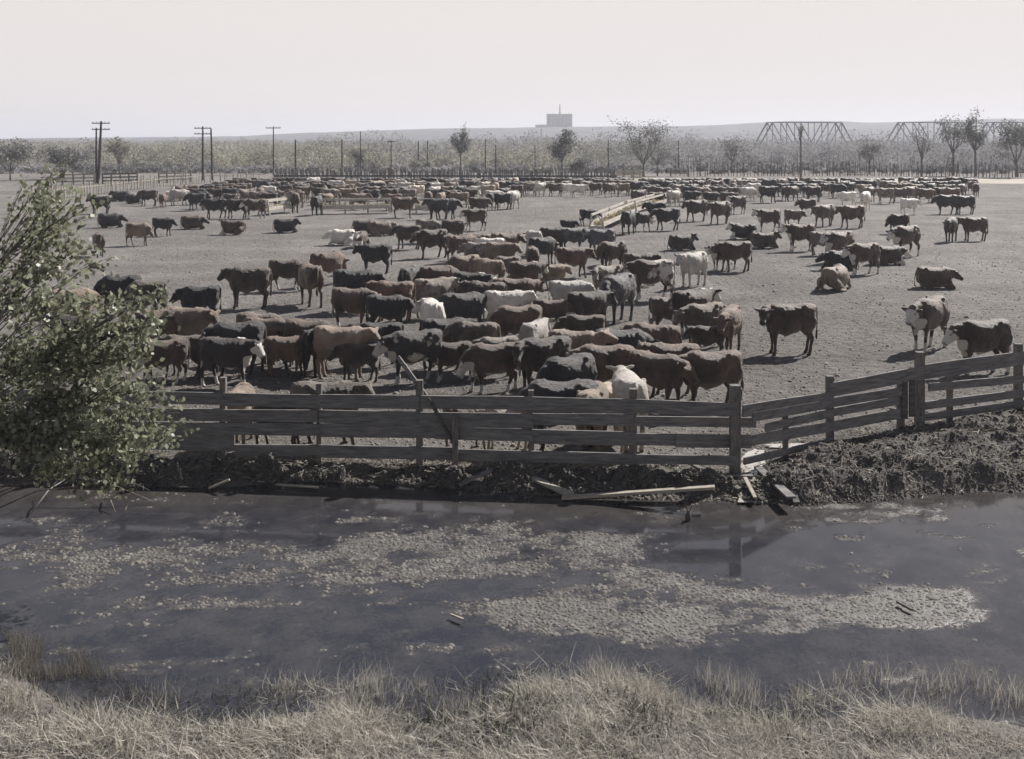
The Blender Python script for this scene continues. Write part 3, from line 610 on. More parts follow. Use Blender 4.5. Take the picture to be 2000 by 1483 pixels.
 (872,386,427,2,'m','bk','black steer with head low, right of the long hay rack'),
 (855,387,428,172,'n','bk','black steer overlapping the head-low black one'),
 (935,384,420,2,'m','rb','red-brown steer above the crossing white-faced one'),
 (1001,372,408,240,'m','wh','off-white steer at the right end of the far left crowd'),
 (981,376,404,225,'m','wh','off-white steer just left of the last one of that crowd'),
 (668,0,478,186,'F','wh','white steer lying with its rump left, below the long hay rack'),
 (704,0,482,262,'L','hf','white-faced tan steer lying and facing the pond'),
 (713,0,458,2,'F','db','dark brown steer lying behind the white-faced tan one'),
 (743,0,460,20,'F','tn','small tan calf lying right of the dark brown lying one'),
 (905,497,0,178,'d','tn','tan steer with buried head at the left of the centre pack'), (1028,508,0,4,'m','hf','white-faced steer inside the pack left of the lop-eared brown one'), (948,548,0,184,'m','db','dark brown back left of the long red-brown one'),
 (1150,566,0,4,'m','db','dark brown back between the broad white steer and the slate-grey one'), (1140,612,690,176,'m','db','dark brown steer left of the slate-grey one, behind the lifted tan head'), (1195,470,0,184,'m','rb','red-brown back below the slate-grey twins'), (1060,462,0,2,'m','bk','black back at the top of the centre pack'),
 (1010,594,0,176,'d','rb','red-brown steer under the white dark-patched one'), (560,655,735,4,'m','rb','red-brown steer between the light brown one and the black end-on one'), (740,628,712,182,'m','bk','black steer behind the dark brown horned one'), (925,622,0,184,'m','db','dark brown back right of the black steer near the white legs'),
 (1060,655,0,182,'m','db','dark brown back beside the pale pinkish-white rump'), (1215,640,0,4,'m','bk','black back between the small lying calf and the slate-grey legs'), (690,560,0,4,'m','hf','white-faced steer left of the bulky black one'),
 ]: cow(*a)
# ---- the far rows: rows of backs standing one behind the other
def row(x0, x1, y0, y1, step, coats, amp=3.4):
    x = x0
    while x < x1:
        f = y0+(y1-y0)*(x-x0)/(x1-x0)+rnd.uniform(-amp, amp)
        hd = rnd.choice([0, 4, 176, 180, 184, 356, 0, 180, 90, 75, 225, 200, 320, 150, 30]); q = abs(math.cos(R(hd)))
        p = rnd.choice(['m', 'm2', 'n', 'n2', 'd', 'd2', 'l', 'r', 'n3'])
        cow(x+rnd.uniform(-3, 3), 0, f, hd, p, rnd.choice(coats)); x += step*(.55+.6*q)*rnd.uniform(.8, 1.2)
MIXC = ['rb','hf','db','bk','tn','hf','wh','rn','db','rb','pd','br','hf','bk','cr','bh']; DARK = ['db','bk','rb','db','hf','br','bk','rb','tn','rn']
row(395, 1010, 407, 409, 52, MIXC); row(350, 600, 399, 401, 30, MIXC); row(640, 1000, 400, 399, 38, MIXC)
row(350, 1015, 391, 391, 29, MIXC); row(420, 1010, 384, 383, 26, MIXC); row(1010, 1245, 383, 384, 24, MIXC)
row(1245, 1460, 402, 405, 33, MIXC); row(1265, 1470, 393, 395, 28, MIXC); row(1275, 1490, 386, 388, 27, MIXC); row(1530, 1720, 384, 386, 26, DARK); row(1530, 1600, 392, 392, 30, DARK); row(1700, 1880, 397, 395, 23, DARK); row(1745, 1910, 384, 385, 25, DARK)
row(430, 1250, 377, 377, 24, MIXC); row(1250, 1905, 378, 377, 25, MIXC)
nfar0 = len(COWS)
row(470, 1225, 371, 371, 22, MIXC, 1); row(1260, 1900, 372, 371, 27, MIXC, 1)
COWS.sort(key=lambda c: c['y'])
near, far = COWS[:298], COWS[298:]
# labels for the rest: coat, stance, nearest landmark, then order from the left among look-alikes
used = {}
def where(c):
    b = min(LAND, key=lambda l: abs(l[0]-c['px'])+2.2*abs(l[1]-c['py'])); dx = c['px']-b[0]; dy = c['py']-b[1]
    k = 'left of' if dx < -28 else 'right of' if dx > 28 else ('in front of' if dy > 4 else 'behind'); return k+' '+b[2]
for c in near:
    if c['l']: continue
    hw = HEADW[int(((c['h'] % 360)+22.5)//45) % 8]; c['l'] = '%s steer %s, %s' % (COATS[c['c']][1], hw, where(c)); used.setdefault(c['l'], []).append(c)
def rowword(cs):
    return sorted(cs, key=lambda c: -c['py'])
ORD = ['nearest', 'second nearest', 'third nearest', 'fourth nearest', 'fifth nearest', 'sixth nearest', 'seventh nearest']
for lb, cs in used.items():
    if len(cs) > 1:
        for i, c in enumerate(rowword(cs)): c['l'] = ORD[min(i, 6)]+' '+lb
for c in near:
    me = MESH[c['p']]; kind = 'calf' if c['s'] < .86 or 'calf' in c['l'].split(',')[0].split() else 'steer'
    o = bpy.data.objects.new(kind, me); COL.objects.link(o); o.location = (c['x'], c['y'], gz(c['x'], c['y'])-.012); o.rotation_euler[2] = R(c['h']); o.scale = (c['s']*rnd.uniform(.90, .98), c['s']*rnd.uniform(.94, 1.06), c['s'])
    o.material_slots[0].link = 'OBJECT'; o.material_slots[0].material = COATS[c['c']][0]; tag(o, c['l'], 'calf' if kind == 'calf' else 'steer', 'cattle in the stock yard')
    if c['horn']: horns(o, me)
# the very farthest backs as one mass
vs, fs, mi, n0, names = [], [], [], 0, list(COATS); hfs, dks = [], []
for c in far:
    me = LOWM['m' if c['p'] in ('m', 'm2', 'd', 'd2') else 'n' if c['p'][0] == 'n' else 'l']; n = len(me.vertices); V = np.zeros(n*3, np.float32); me.vertices.foreach_get('co', V); V = V.reshape(-1, 3).copy()
    a = R(c['h']); V *= c['s']; V = np.stack([V[:, 0]*math.cos(a)-V[:, 1]*math.sin(a)+c['x'], V[:, 0]*math.sin(a)+V[:, 1]*math.cos(a)+c['y'], V[:, 2]], 1)
    hv = np.zeros(n, np.float32); me.attributes['hf'].data.foreach_get('value', hv); hfs.append(hv)
    vs.append(V)
    for p in me.polygons: fs.append([v+n0 for v in p.vertices]); mi.append(names.index(c['c']))
    n0 += n
me = bpy.data.meshes.new('far_cattle'); me.from_pydata(np.concatenate(vs).tolist(), [], fs)
for k in names: me.materials.append(COATS[k][0])
me.polygons.foreach_set('material_index', mi); me.polygons.foreach_set('use_smooth', [True]*len(mi)); a = me.attributes.new('hf', 'FLOAT', 'POINT'); a.data.foreach_set('value', np.concatenate(hfs))
o = link('far_cattle', me); tag(o, 'farthest cattle of the herd massed before the palisade and track', 'cattle', None, 'stuff')

# ------------------------------------------------------------------ the near fence
def fpt(px, py, d=None):                 # point of the fence plane seen at px, py
    if d is None:
        d = 19
        for _ in range(6): d = float(fenceY((px-1000)*d/F))
    return dp(px, py, d)
def rail(mb, x0, t0, x1, t1, h0, h1, off=-.045, th=.02, j=.05):
    a, b = fpt(x0, t0+h0/2), fpt(x1, t1+h1/2); hh = (h0+h1)/4*a.y/F; o = Vector((0, off+rnd.uniform(-.004, .004), 0)); mb.beam(a+o, b+o, th, hh, j=j)
def post(px, top, w, parent, name='post', base=-.15, off=.03, mat=None):
    a = fpt(px, top); mb = MB(); mb.beam(Vector((a.x, a.y+off, base)), Vector((a.x+rnd.uniform(-.01, .01), a.y+off, a.z)), w, w*.95, up=(0, 1, 0), j=.06); mb.build(name, mat or MPOST, parent, origin=None)
def fence_thing(label, rails, posts, name='plank_fence', matr=None):
    f = empty(name, (0, 0, 0)); tag(f, label, 'fence')
    for r in rails: mb = MB(); rail(mb, *r); mb.build('plank', matr or MW, f)
    for p in posts: post(*p[:3], f, mat=p[3] if len(p) > 3 else None)
    return f
RL = [(-160,757,436,766,22,23),(436,767,626,769.5,24,26),(626,769.5,820,771,25,27),(822,771,1040,774,26,25,-.047),(1040,774.5,1238,778,27,29),(1238,778.5,1437,786,27,26),
 (-160,794,436,797,23,24),(436,798.5,622,800,23,24),(624,800,848,803,23,27,-.047),(820,804,1040,806,28,28,-.07),(1040,806,1238,808,22,22),(1238,810,1475,816,22,16,-.048),
 (-160,819,436,824,20,22),(380,824,626,826,22,23,-.068),(626,825.5,850,828,26,27),(850,832,1040,836,23,24,-.072),(1036,838,1240,842,27,27),(1240,845,1322,847,23,22),(1318,847,1466,846,23,28,-.07),
 (-160,838,460,845,33,33),(460,867,626,868,22,22,-.05),(626,868,890,872,24,25),(885,872.5,1240,886,25,18,-.07),(1238,886,1437,890,18,17)]
RL = [r if len(r) > 6 else r for r in RL]
near_fence = fence_thing('long weathered plank fence along the bank of the pond', RL, [(-40,733,.055),(150,734,.05),(240,736,.05),(436,738,.055),(623,750,.045),(820,743,.06),(1038,763,.05),(1237,760,.065),(1436,753,.085)])
mb = MB(); a = fpt(890, 806); mb.beam(Vector((a.x, a.y-.14, .0)), Vector((a.x, a.y-.14, a.z)), .05, .05, up=(0, 1, 0), j=.05); mb.build('short_post', MPOST, near_fence)
o = MB(); a, b = dp(777, 697, 18.72+.6), fpt(892, 852)+Vector((0, -.13, 0)); o.beam(a, b, .035, .03, up=(0, 1, 0), j=.05); o = o.build('prop_pole', MW); tag(o, 'slanting pole leaning over the near fence beside its middle post', 'pole')
mb = MB(); a = fpt(855, 806); b = fpt(890, 858); mb.beam(fpt(838, 775)+Vector((0, -.10, 0)), fpt(892, 873)+Vector((0, -.12, 0)), .02, .05, up=(0, 1, 0)); mb.build('brace', MWX, near_fence)
RR = [(1450,790,1625,763,23,24),(1468,804,1625,777,18,18,-.07),(1494,826,1625,797,16,17),(1466,848,1625,821,20,20,-.066),(1452,893,1625,853,13,14),
 (1620,747.5,1802,713,26,28),(1619,777,1758,755,18,17),(1626,796,1752,774,16,16),(1620,822,1756,797,20,20),
 (1798,713,2100,668,27,30),(1812,748,2100,722,15,16),(1796,785,2100,746,15,16),(1796,808,2100,765,14,15)]
side_fence = fence_thing('weathered plank fence climbing to the right from the corner post', RR, [(1535,800,.045),(1622,735,.062),(1760,742,.06,MPOST),(1797,688,.08),(1856,716,.05),(1990,672,.07)])
for i, (x, y0, y1) in enumerate([(1764, 744, 816), (1778, 741, 812)]):
    mb = MB(); a, b = fpt(x, y0), fpt(x, y1); mb.beam(a+Vector((0, -.085, 0)), b+Vector((0, -.085, 0)), .06, .014, up=(0, 1, 0), j=.04); mb.build('board', MWX, side_fence)
# ------------------------------------------------------------------ stray boards, puddle, stub, stones of the bank
def on(px, py, dz=.03):
    p = gp(px, py, -.05)
    for _ in range(4): z = max(gz(p.x, p.y), WZ); p = gp(px, py, z)
    return p+Vector((0, 0, dz))
def board(x0, y0, x1, y1, w, th, label, name='loose_board', up=(0, 0, 1), dz=(.05, .05), mat=None):
    a, b = on(x0, y0, dz[0]), on(x1, y1, dz[1]); c = (a+b)/2; mb = MB(); mb.beam(a, b, w, th, up=up, j=.08); o = mb.build(name, mat or MWP, origin=c); tag(o, label, 'board'); return o
board(984, 921, 1116, 972, .075, .018, 'pale board sloping from the bank down to the water', dz=(.13, .03))
board(1098, 976, 1396, 958, .055, .022, 'long pale plank lying level at the edge of the water', dz=(.03, .05))
board(897, 951, 962, 928, .05, .016, 'short board lying below the fence, left of the sloping pale one', mat=MW, dz=(.03, .1))
board(1352, 916, 1444, 962, .045, .018, 'grey board slanting down the mud just left of the corner post', mat=MW, dz=(.08, .05))
board(1480, 924, 1546, 978, .075, .016, 'broad grey board sloping down the mud beside the stream', mat=MW, dz=(.10, .05))
board(1533, 938, 1556, 986, .05, .016, 'short upright-leaning board right of the stream board', mat=MW, dz=(.16, .03))
board(1455, 945, 1475, 975, .03, .014, 'small pale splinter standing in the mud below the corner', dz=(.10, .02))
board(1395, 934, 1470, 936, .04, .016, 'small board lying under the corner post', mat=MW)
board(540, 952, 622, 958, .025, .012, 'thin straight stick at the waterline on the left', 'stick')
board(408, 960, 448, 943, .022, .015, 'short pale stick half in the water near the foliage', 'stick')
board(1240, 913, 1330, 909, .045, .016, 'flat board lying under the fence left of the corner post', mat=MWP, dz=(.08, .08))
board(905, 1218, 880, 1208, .012, .01, 'thin twig floating in the open water near the reeds', 'twig'); board(1752, 1183, 1782, 1199, .016, .012, 'dark stick poking from the right scum patch', 'stick', mat=MWX)
mb = MB(); p = on(1345, 1017, 0); mb.tube([p+Vector((0, 0, -.2)), p+Vector((-.01, 0, .08)), p+Vector((.02, .01, .16))], [.05, .045, .015], 7); mb.tube([p+Vector((0, 0, .08)), p+Vector((-.05, 0, .25)), p+Vector((-.02, 0, .42))], [.012, .008, .004], 5); mb.tube([p+Vector((0, 0, .08)), p+Vector((.04, 0, .2)), p+Vector((.09, 0, .3))], [.01, .008, .004], 5)
o = mb.build('stump', MBARK, smooth=True); tag(o, 'small dark stump with two twigs standing in the water', 'stump')
# stream water coming through the fence corner, given a pale base colour
m, nt, b = nodes('pale_water'); b.inputs['Base Color'].default_value = (.42, .40, .37, 1); b.inputs['Roughness'].default_value = .12; bump(nt, b, noise(nt, N(nt, 'NewGeometry').outputs['Position'], 30, 3), .2, .01)
xs2 = []; mb = MB(); cl = [(17.15, 3.80, .20), (17.6, 3.92, .16), (18.1, 4.06, .20), (18.5, 4.16, .24), (19.0, 4.27, .26), (19.5, 4.45, .22), (19.9, 4.6, .05)]
for y, x, wd in cl: mb.v += [Vector((x-wd, y, -.035-.09*ss(18, 17.1, y))), Vector((x+wd, y, -.035-.09*ss(18, 17.1, y)))]
mb.f = [[2*i, 2*i+1, 2*i+3, 2*i+2] for i in range(len(cl)-1)]; o = mb.build('stream', m); o['kind'] = 'structure'
mb = MB(); c = gp(1560, 872, 0); k = 20; mb.v = [Vector((c.x+.6*math.cos(t*6.283/k)*(1+.2*math.sin(t*1.7)), c.y+.16*math.sin(t*6.283/k), .012)) for t in range(k)]; mb.f = [list(range(k))]; o = mb.build('puddle', m); o['kind'] = 'structure'
# straw and splinters trodden in the bank
n = 7000; x = nr.uniform(-11, 12, n); t = nr.uniform(0, 1, n); y = shore(x)+.03+(fenceY(x)-shore(x)+.5)*t; z = hgt(x, y)+.025; a = nr.uniform(0, 3.14, n); l = nr.uniform(.03, .14, n); wv = nr.uniform(.003, .007, n); sl_ = nr.uniform(-.4, .4, n)
dx, dy = np.cos(a)*l, np.sin(a)*l*.8; P0 = np.stack([x-dx, y-dy, z-sl_*l], 1); P1 = np.stack([x+dx, y+dy, z+sl_*l], 1); sd_ = np.stack([-np.sin(a)*wv, np.cos(a)*wv, wv*0+.004], 1)
V = np.stack([P0-sd_, P1-sd_, P1+sd_, P0+sd_], 1).reshape(-1, 3); o = link('straw', npmesh('straw', V, np.arange(n*4).reshape(-1, 4)), MSTRAW); tag(o, 'bits of straw and splinters trodden into the muddy bank', 'straw', None, 'stuff')
# ------------------------------------------------------------------ hay racks in the yard
def rack(ax, ay, bx, by, label, bays=3, h=.75, top=1.05, lap=.45, skew=None):
    a, b = gp(ax, ay), gp(bx, by); L_ = (b-a).length; c = (a+b)/2; r = empty('hay_rack', (c.x, c.y, 0), math.atan2(b.y-a.y, b.x-a.x)); tag(r, label, 'hay rack', 'hay racks in the yard'); hl = L_/2
    for s in (-1, 1):
        mb = MB(); mb.box((0, .42*s, .50), hl, .02, .13); mb.build('side_board', MRACK, r)
        mb = MB(); mb.box((0, .34*s, top), hl, .02, .07); mb.build('top_rail', MRACK, r)
    mb = MB(); mb.box((0, 0, .38), hl, .40, .02); mb.build('floor_board', MRACK, r)
    for i in range(bays+1):
        x = -hl+.05+i*(2*hl-.1)/bays
        for s in (-1, 1): mb = MB(); mb.beam((x, .47*s, 0), (x, .30*s, top+.06), .045, .035, up=(1, 0, 0)); mb.build('leg', MRACK, r)
        mb = MB(); mb.box((x, 0, .30), .03, .44, .05); mb.build('crossbar', MRACK, r)
    for s in (-1, 1): mb = MB(); mb.beam((s*hl, -.42, .5), (s*(hl-.35), 0, top), .03, .02, up=(0, 1, 0)); mb.beam((s*hl, .42, .5), (s*(hl-.35), 0, top), .03, .02, up=(0, 1, 0)); mb.build('end_brace', MRACK, r)
    n = int(240*L_/4); P = np.stack([nr.uniform(-hl*.95, hl*.95, n), nr.uniform(-.33, .33, n), nr.uniform(.44, .62, n)], 1); mbh = MB()
    for p in P: a = Vector((rnd.uniform(-1, 1), rnd.uniform(-.6, .6), rnd.uniform(-.3, .5))).normalized()*.12; mbh.beam(Vector(p)-a, Vector(p)+a, .02, .012)
    o = mbh.build('hay', MHAY); o.location = r.location; o.rotation_euler = r.rotation_euler; tag(o, 'loose pale hay heaped in '+label.split(',')[0], 'hay', None, 'stuff'); return r
rack(628, 418, 764, 416, 'long bleached hay rack in front of the far crowd', 3)
rack(515, 421, 567, 414, 'short bleached hay rack at the left of the long one', 1)
rack(812, 417, 846, 417, 'small hay rack right of the long one, behind black steers', 1)
rack(1165, 455, 1228, 425, 'slanting hay rack with splayed ends, nearest the centre herd', 2)
rack(1232, 423, 1300, 401, 'slanting hay rack in line behind the nearer slanting one', 2)
# ------------------------------------------------------------------ far fences
def stake_fence(pts, hgt_, step, label, name, mat, rails=(), wid=.05, jit=.25, nmax=99):
    f = empty(name, (0, 0, 0)); tag(f, label, 'fence'); P = [gp(*p) for p in pts]; seg = [(P[i+1]-P[i]).length for i in range(len(P)-1)]; tot = sum(seg); n = int(tot/step); mbx = None
    def at_(d):
        for i, L_ in enumerate(seg):
            if d <= L_ or i == len(seg)-1: return P[i].lerp(P[i+1], min(1, d/L_))
            d -= L_
    rest = MB()
    for i in range(n):
        p = at_((i+rnd.uniform(-jit, jit))*step); h = hgt_*rnd.uniform(.75, 1.15); mb = MB() if i < nmax else rest
        wd = wid*rnd.uniform(.7, 1.3); mb.beam((p.x, p.y, -.2), (p.x+rnd.uniform(-.12, .12)*h, p.y, h), wd, wd, up=(0, 1, 0))
        if i < nmax: mb.build('stake', mat, f)
    if n > nmax: o = rest.build('stakes', mat, f); o['kind'] = 'stuff'
    for z, th, m2 in rails:
        mb = MB()
        for i in range(len(P)-1): mb.beam(P[i]+Vector((0, -.12, z)), P[i+1]+Vector((0, -.12, z)), .03, th)
        mb.build('rail', m2, f)
    return f
stake_fence([(60, 396), (300, 367), (392, 358), (520, 354)], 1.35, .62, 'fence of thin pale stakes running from the left foliage to the palisade', 'stake_fence', MSTAKE, [(.9, .03, MSTAKE)], .04)
stake_fence([(536, 353), (800, 353), (1000, 353.5), (1205, 354)], 1.55, .26, 'long palisade of upright poles behind the far cattle', 'palisade', MPAL, [(.62, .12, MWX)], .10)
stake_fence([(1330, 344), (1500, 343.5), (1700, 344), (1900, 346), (2100, 348)], 1.9, .5, 'dark stake fence beyond the dusty track on the right', 'stake_fence', MPOST, [], .045)
def rails3(x0, y0, x1, y1, label, mat, zs=(.4, .8, 1.2), n=5, th=.09):
    f = empty('rail_fence', gp((x0+x1)/2, (y0+y1)/2)); tag(f, label, 'fence'); a, b = gp(x0, y0)-f.location, gp(x1, y1)-f.location
    for z in zs: mb = MB(); mb.beam(a+Vector((0, 0, z)), b+Vector((0, 0, z)), .03, th); mb.build('rail', mat, f)
    for i in range(n): p = a.lerp(b, i/(n-1)); mb = MB(); mb.beam(p+Vector((0, .06, 0)), p+Vector((0, .06, max(zs)+.2)), .08, .08, up=(0, 1, 0)); mb.build('post', MPOST, f)
rails3(200, 360, 268, 358, 'low dark rail fence right of the tall crossarm pole', MWX); rails3(100, 362, 184, 360, 'pale rail pen left of the tall crossarm pole', MSTAKE); rails3(310, 358, 372, 356, 'pale rail fence left of the twin poles', MSTAKE)
rails3(1200, 354, 1255, 352, 'pale rail pen below the spreading tree', MSTAKE, (.4, .8, 1.2), 4, .12); rails3(1217, 347, 1250, 346, 'pale rail fence behind the pen by the spreading tree', MSTAKE, (.5, 1.0, 1.5), 3, .14); rails3(1310, 345, 1345, 346, 'small pale gate rails at the left end of the dark stake fence', MSTAKE, (.5, 1.0), 2)
# ------------------------------------------------------------------ telegraph poles
def tpole(px, top, base, label, arms=0, lean=0, wd=.13, gy=0, cross=2.2):
    a = gp(px, base); d = a.y; zt = H-(top-HY)*d/F; r = empty('telegraph_pole', (a.x, a.y, 0)); tag(r, label, 'pole', 'poles along the line')
    mb = MB(); mb.tube([(0, 0, -.2), (lean*.5, 0, zt*.5), (lean, 0, zt)], [wd, wd*.85, wd*.65], 8); mb.build('shaft', MPOLE, r)
    for i in range(arms):
        z = zt-.25-i*.75; mb = MB(); mb.box((lean, -.1, z), cross/2, .05, .06); o = mb.build('crossarm', MPOLE, r)
        for s in (-.9, -.45, .45, .9): mb = MB(); mb.tube([(lean+s*cross/2, -.1, z+.05), (lean+s*cross/2, -.1, z+.2)], [.035, .03], 6); mb.build('insulator', MSTEEL, o)
    return r
tpole(192, 237, 359, 'tallest telegraph pole with two crossarms at the left', 2, .35, .2); tpole(188, 250, 359, 'pole with a hooked top just left of the tallest one', 0, 0, .15)
r = tpole(396, 247, 352, 'telegraph pole with short crossarms, left one of the twin poles', 2, 0, .16); tpole(415, 251, 352, 'plain pole, right one of the twin poles', 0, -.2, .15)
for a in [(534, 247, 342, 'slim telegraph pole with a crossarm left of the palisade end', 1, 0, .12), (577, 273, 350, 'bare pole standing at the palisade end', 0, 0, .14), (668, 273, 338, 'bare pole above the left half of the palisade', 0, 0, .13), (704, 257, 345, 'thin tall pole right of the first bare one above the palisade', 0, 0, .09),
 (764, 274, 341, 'bare pole midway above the palisade', 1, 0, .09, 0, 1.2), (817, 276, 335, 'faint pole among the bushes left of the slim tree', 0, 0, .12), (835, 275, 334, 'faint pole close left of the slim tree', 0, 0, .12), (948, 272, 340, 'faint thin pole right of the slim tree', 0, 0, .1), (968, 283, 340, 'short faint pole right of the thin one', 0, 0, .1), (1188, 272, 338, 'faint pole left of the spreading tree', 0, 0, .1), (1325, 274, 338, 'faint pole right of the spreading tree', 0, 0, .1), (1045, 284, 338, 'faint pole below the tall building', 0, 0, .09)]: tpole(*a)
# ------------------------------------------------------------------ far buildings and the bridge
def house(px0, px1, top, base, d, label, name='shed', roof=True, dep=.6, cat='shed', mat=None):
    a, b = dp(px0, base, d), dp(px1, base, d); zt = H-(top-HY)*d/F; wd = (b.x-a.x)/2; c = Vector(((a.x+b.x)/2, d, a.z)); h = zt-a.z; e = empty(name, c); tag(e, label, cat); rh = h*.35 if roof else 0
    mb = MB(); mb.box((0, 0, (h-rh)/2-1), wd, wd*dep, (h-rh)/2+1); wl = mb.build('wall', mat or MPOST, e)
    if roof: mb = MB(); y = wd*dep*1.08; x = wd*1.05; mb.v = [Vector(p) for p in ((-x,-y,h-rh),(x,-y,h-rh),(x,y,h-rh),(-x,y,h-rh),(-x,0,h),(x,0,h))]; mb.f = [[0,1,5,4],[2,3,4,5],[1,2,5],[3,0,4],[3,2,1,0]]; mb.build('roof', MROOF, e)
    mb = MB(); mb.box((0, -wd*dep-.03, (h-rh)*.35), wd*.18, .03, (h-rh)*.35); mb.build('door', MROOF, e); return e, c, wd, h
house(301, 326, 297, 318, 330, 'dark shed on stilts among the bushes below the ridge'); house(727, 743, 291, 302, 420, 'small dark shed far above the palisade'); house(838, 858, 296, 303, 420, 'low bluish shed left of the slim tree')
e, c, wd, h = house(1068, 1117, 224, 252, 1500, 'tall block of a building alone on the ridge', 'block_building', False, .5, 'building', MBRICK)
for i in range(7):
    for k in range(4): mb = MB(); mb.box((-wd*.82+i*wd*.27, -wd*.5-.1, h*.28+k*h*.19), 1.3, .12, 1.2); mb.build('window', MROOF, e)
mb = MB(); mb.box((0, 0, h+.35), wd*1.02, wd*.52, .35); mb.build('parapet', MROOF, e)
mb = MB(); mb.box((-wd*1.45, 2, 2.2), wd*.46, 6, 3.6); mb.build('wing', MBRICK, e)
mb = MB(); mb.tube([(.2, -wd*.5-2.2, -1), (.2, -wd*.5-2.2, h*1.0), (.2, -wd*.5-2.2, h*1.0+14)], [1.5, 1.1, .75], 10); o = mb.build('chimney', MPOST, e)
def truss(px0, px1, d0, d1, ztop, zbot, panels, label, deck=True, slope0=True, slope1=True):
    a, b = Vector(((px0-1000)*d0/F, d0, 0)), Vector(((px1-1000)*d1/F, d1, 0)); e = empty('truss_bridge', a); tag(e, label, 'bridge', 'spans of the far bridge'); L_ = (b-a).length; u = (b-a).normalized(); nn = Vector((-u.y, u.x, 0)); P = lambda i, z, s: u*(L_*i/panels)+nn*(2.4*s)+Vector((0, 0, z))
    for s in (-1, 1):
        i0, i1 = (1 if slope0 else 0), panels-(1 if slope1 else 0)
        mb = MB(); mb.beam(P(i0, ztop, s), P(i1, ztop, s), .18, .18); mb.build('top_chord', MSTEEL, e); mb = MB(); mb.beam(P(0, zbot, s), P(panels, zbot, s), .22, .28); mb.build('bottom_chord', MSTEEL, e)
        for i in range(i0, i1+1): mb = MB(); mb.beam(P(i, zbot, s), P(i, ztop, s), .13, .13, up=(0, 1, 0)); mb.build('strut', MSTEEL, e)
        for i in range(panels):
            z0, z1 = (zbot, ztop) if i < panels/2 else (ztop, zbot)
            if i >= i0 and i < i1: z0, z1 = z1, z0
            mb = MB(); mb.beam(P(i, z0, s), P(i+1, z1, s), .16 if 0 < i < panels-1 else .28, .16, up=(0, 1, 0)); mb.build('diagonal', MSTEEL, e)
    mb = MB(); mb.beam(P(0, zbot-.4, 0), P(panels, zbot-.4, 0), 2.5, .25); mb.build('deck', MSTEEL, e)
    for i in (0, panels): mb = MB(); mb.beam(P(i, -1, 0), P(i, zbot-.65, 0), .8, 2.4, up=(0, 1, 0)); mb.build('pier', MBRICK, e)
    return e
truss(1476, 1664, 430, 440, 11.6, 1.5, 7, 'left steel truss span of the far bridge'); truss(1730, 1905, 446, 452, 11.8, 1.2, 6, 'right steel truss span of the far bridge')
truss(1664, 1730, 440, 446, 4.6, 1.3, 3, 'short low span between the two tall trusses'); truss(1906, 2100, 452, 460, 11.9, 1.2, 7, 'last steel truss span running out at the right edge')
# ------------------------------------------------------------------ trees
def quads(P, size, name, mat, parent=None, flat=0.0, asp=1.0, droop=0):     # P (n,3): one leaf-like quad at each point
    n = len(P); d = nr.normal(size=(n, 3)); d[:, 2] -= droop; d /= np.linalg.norm(d, axis=1)[:, None]; e = nr.normal(size=(n, 3)); e -= d*(e*d).sum(1)[:, None]; e /= np.linalg.norm(e, axis=1)[:, None]
    nrm = np.cross(d, e); sz = (size*nr.uniform(.6, 1.35, n))[:, None] if np.isscalar(size) else size[:, None]
    V = np.stack([P-d*sz, P+e*sz*.55*asp+nrm*sz*.12, P+d*sz, P-e*sz*.55*asp+nrm*sz*.12], 1).reshape(-1, 3)
    return link(name, npmesh(name, V, np.arange(n*4).reshape(-1, 4)), mat, parent)
def far_tree(px, top, base, wpx, label, n=1500, leaf=.16, mat=None, fork=.35, dense=1.0, bark=None, lean=0):
    a = gp(px, base); d = a.y; h = H-(top-HY)*d/F; rw = wpx/2*d/F; r = empty('tree', (a.x, a.y, 0)); tag(r, label, 'tree'); tk = MB(); f = h*fork; br = max(.07, h*.018)
    tk.tube([(0, 0, -.3), (lean*.3, 0, f*.5), (lean*.5, 0, f)], [br*1.3, br, br*.85], 8); tk.build('trunk', bark or MBARKF, r, True); cen = []; bb = MB()
    k = 7
    for i in range(k):
        an = i*2*math.pi/k+rnd.uniform(-.4, .4); rr = rw*rnd.uniform(.35, .85); z = h*rnd.uniform(max(fork+.15, .5), .97); rr *= math.sqrt(max(.12, 1-((z/h-.62)/.42)**2)); p0 = Vector((lean*.5, 0, f*rnd.uniform(.75, 1)))
        p2 = Vector((lean+math.cos(an)*rr, math.sin(an)*rr, z)); p1 = p0.lerp(p2, .5)+Vector((math.cos(an)*rr*.15, 0, -h*.03)); bb.tube([p0, p1, p2], [br*.6, br*.38, br*.1], 6)
        for q in range(4):
            s0 = p1.lerp(p2, rnd.uniform(0, .8)); e = s0+Vector((rnd.gauss(0, 1), rnd.gauss(0, 1), rnd.uniform(-.1, 1.1)))*rw*.32; e.z = min(e.z, h); bb.tube([s0, s0.lerp(e, .5)+Vector((0, 0, .1)), e], [br*.25, br*.15, br*.05], 5); cen += [e, s0.lerp(e, .5)]
        cen.append(p2)
    bb.build('limbs', bark or MBARKF, r, True)
    if n:
        cn = np.array([c[:] for c in cen]); ix = nr.randint(0, len(cn), n); P = cn[ix]+nr.normal(size=(n, 3))*np.array([rw*.15, rw*.15, h*.045])*dense
        quads(P, leaf, 'crown', mat or MLEAF3, r)
    return r
far_tree(1257, 229, 349, 118, 'large spreading tree with a forked trunk at the edge of the yard', 2400, .13, MLEAF3, .26, 1.0); far_tree(900, 245, 340, 42, 'slim tall tree with two thin trunks above the palisade', 1500, .15, MLEAF3, .42); far_tree(1098, 249, 344, 62, 'tree with a dark crown below the tall building', 1700, .17, MLEAF3, .35)
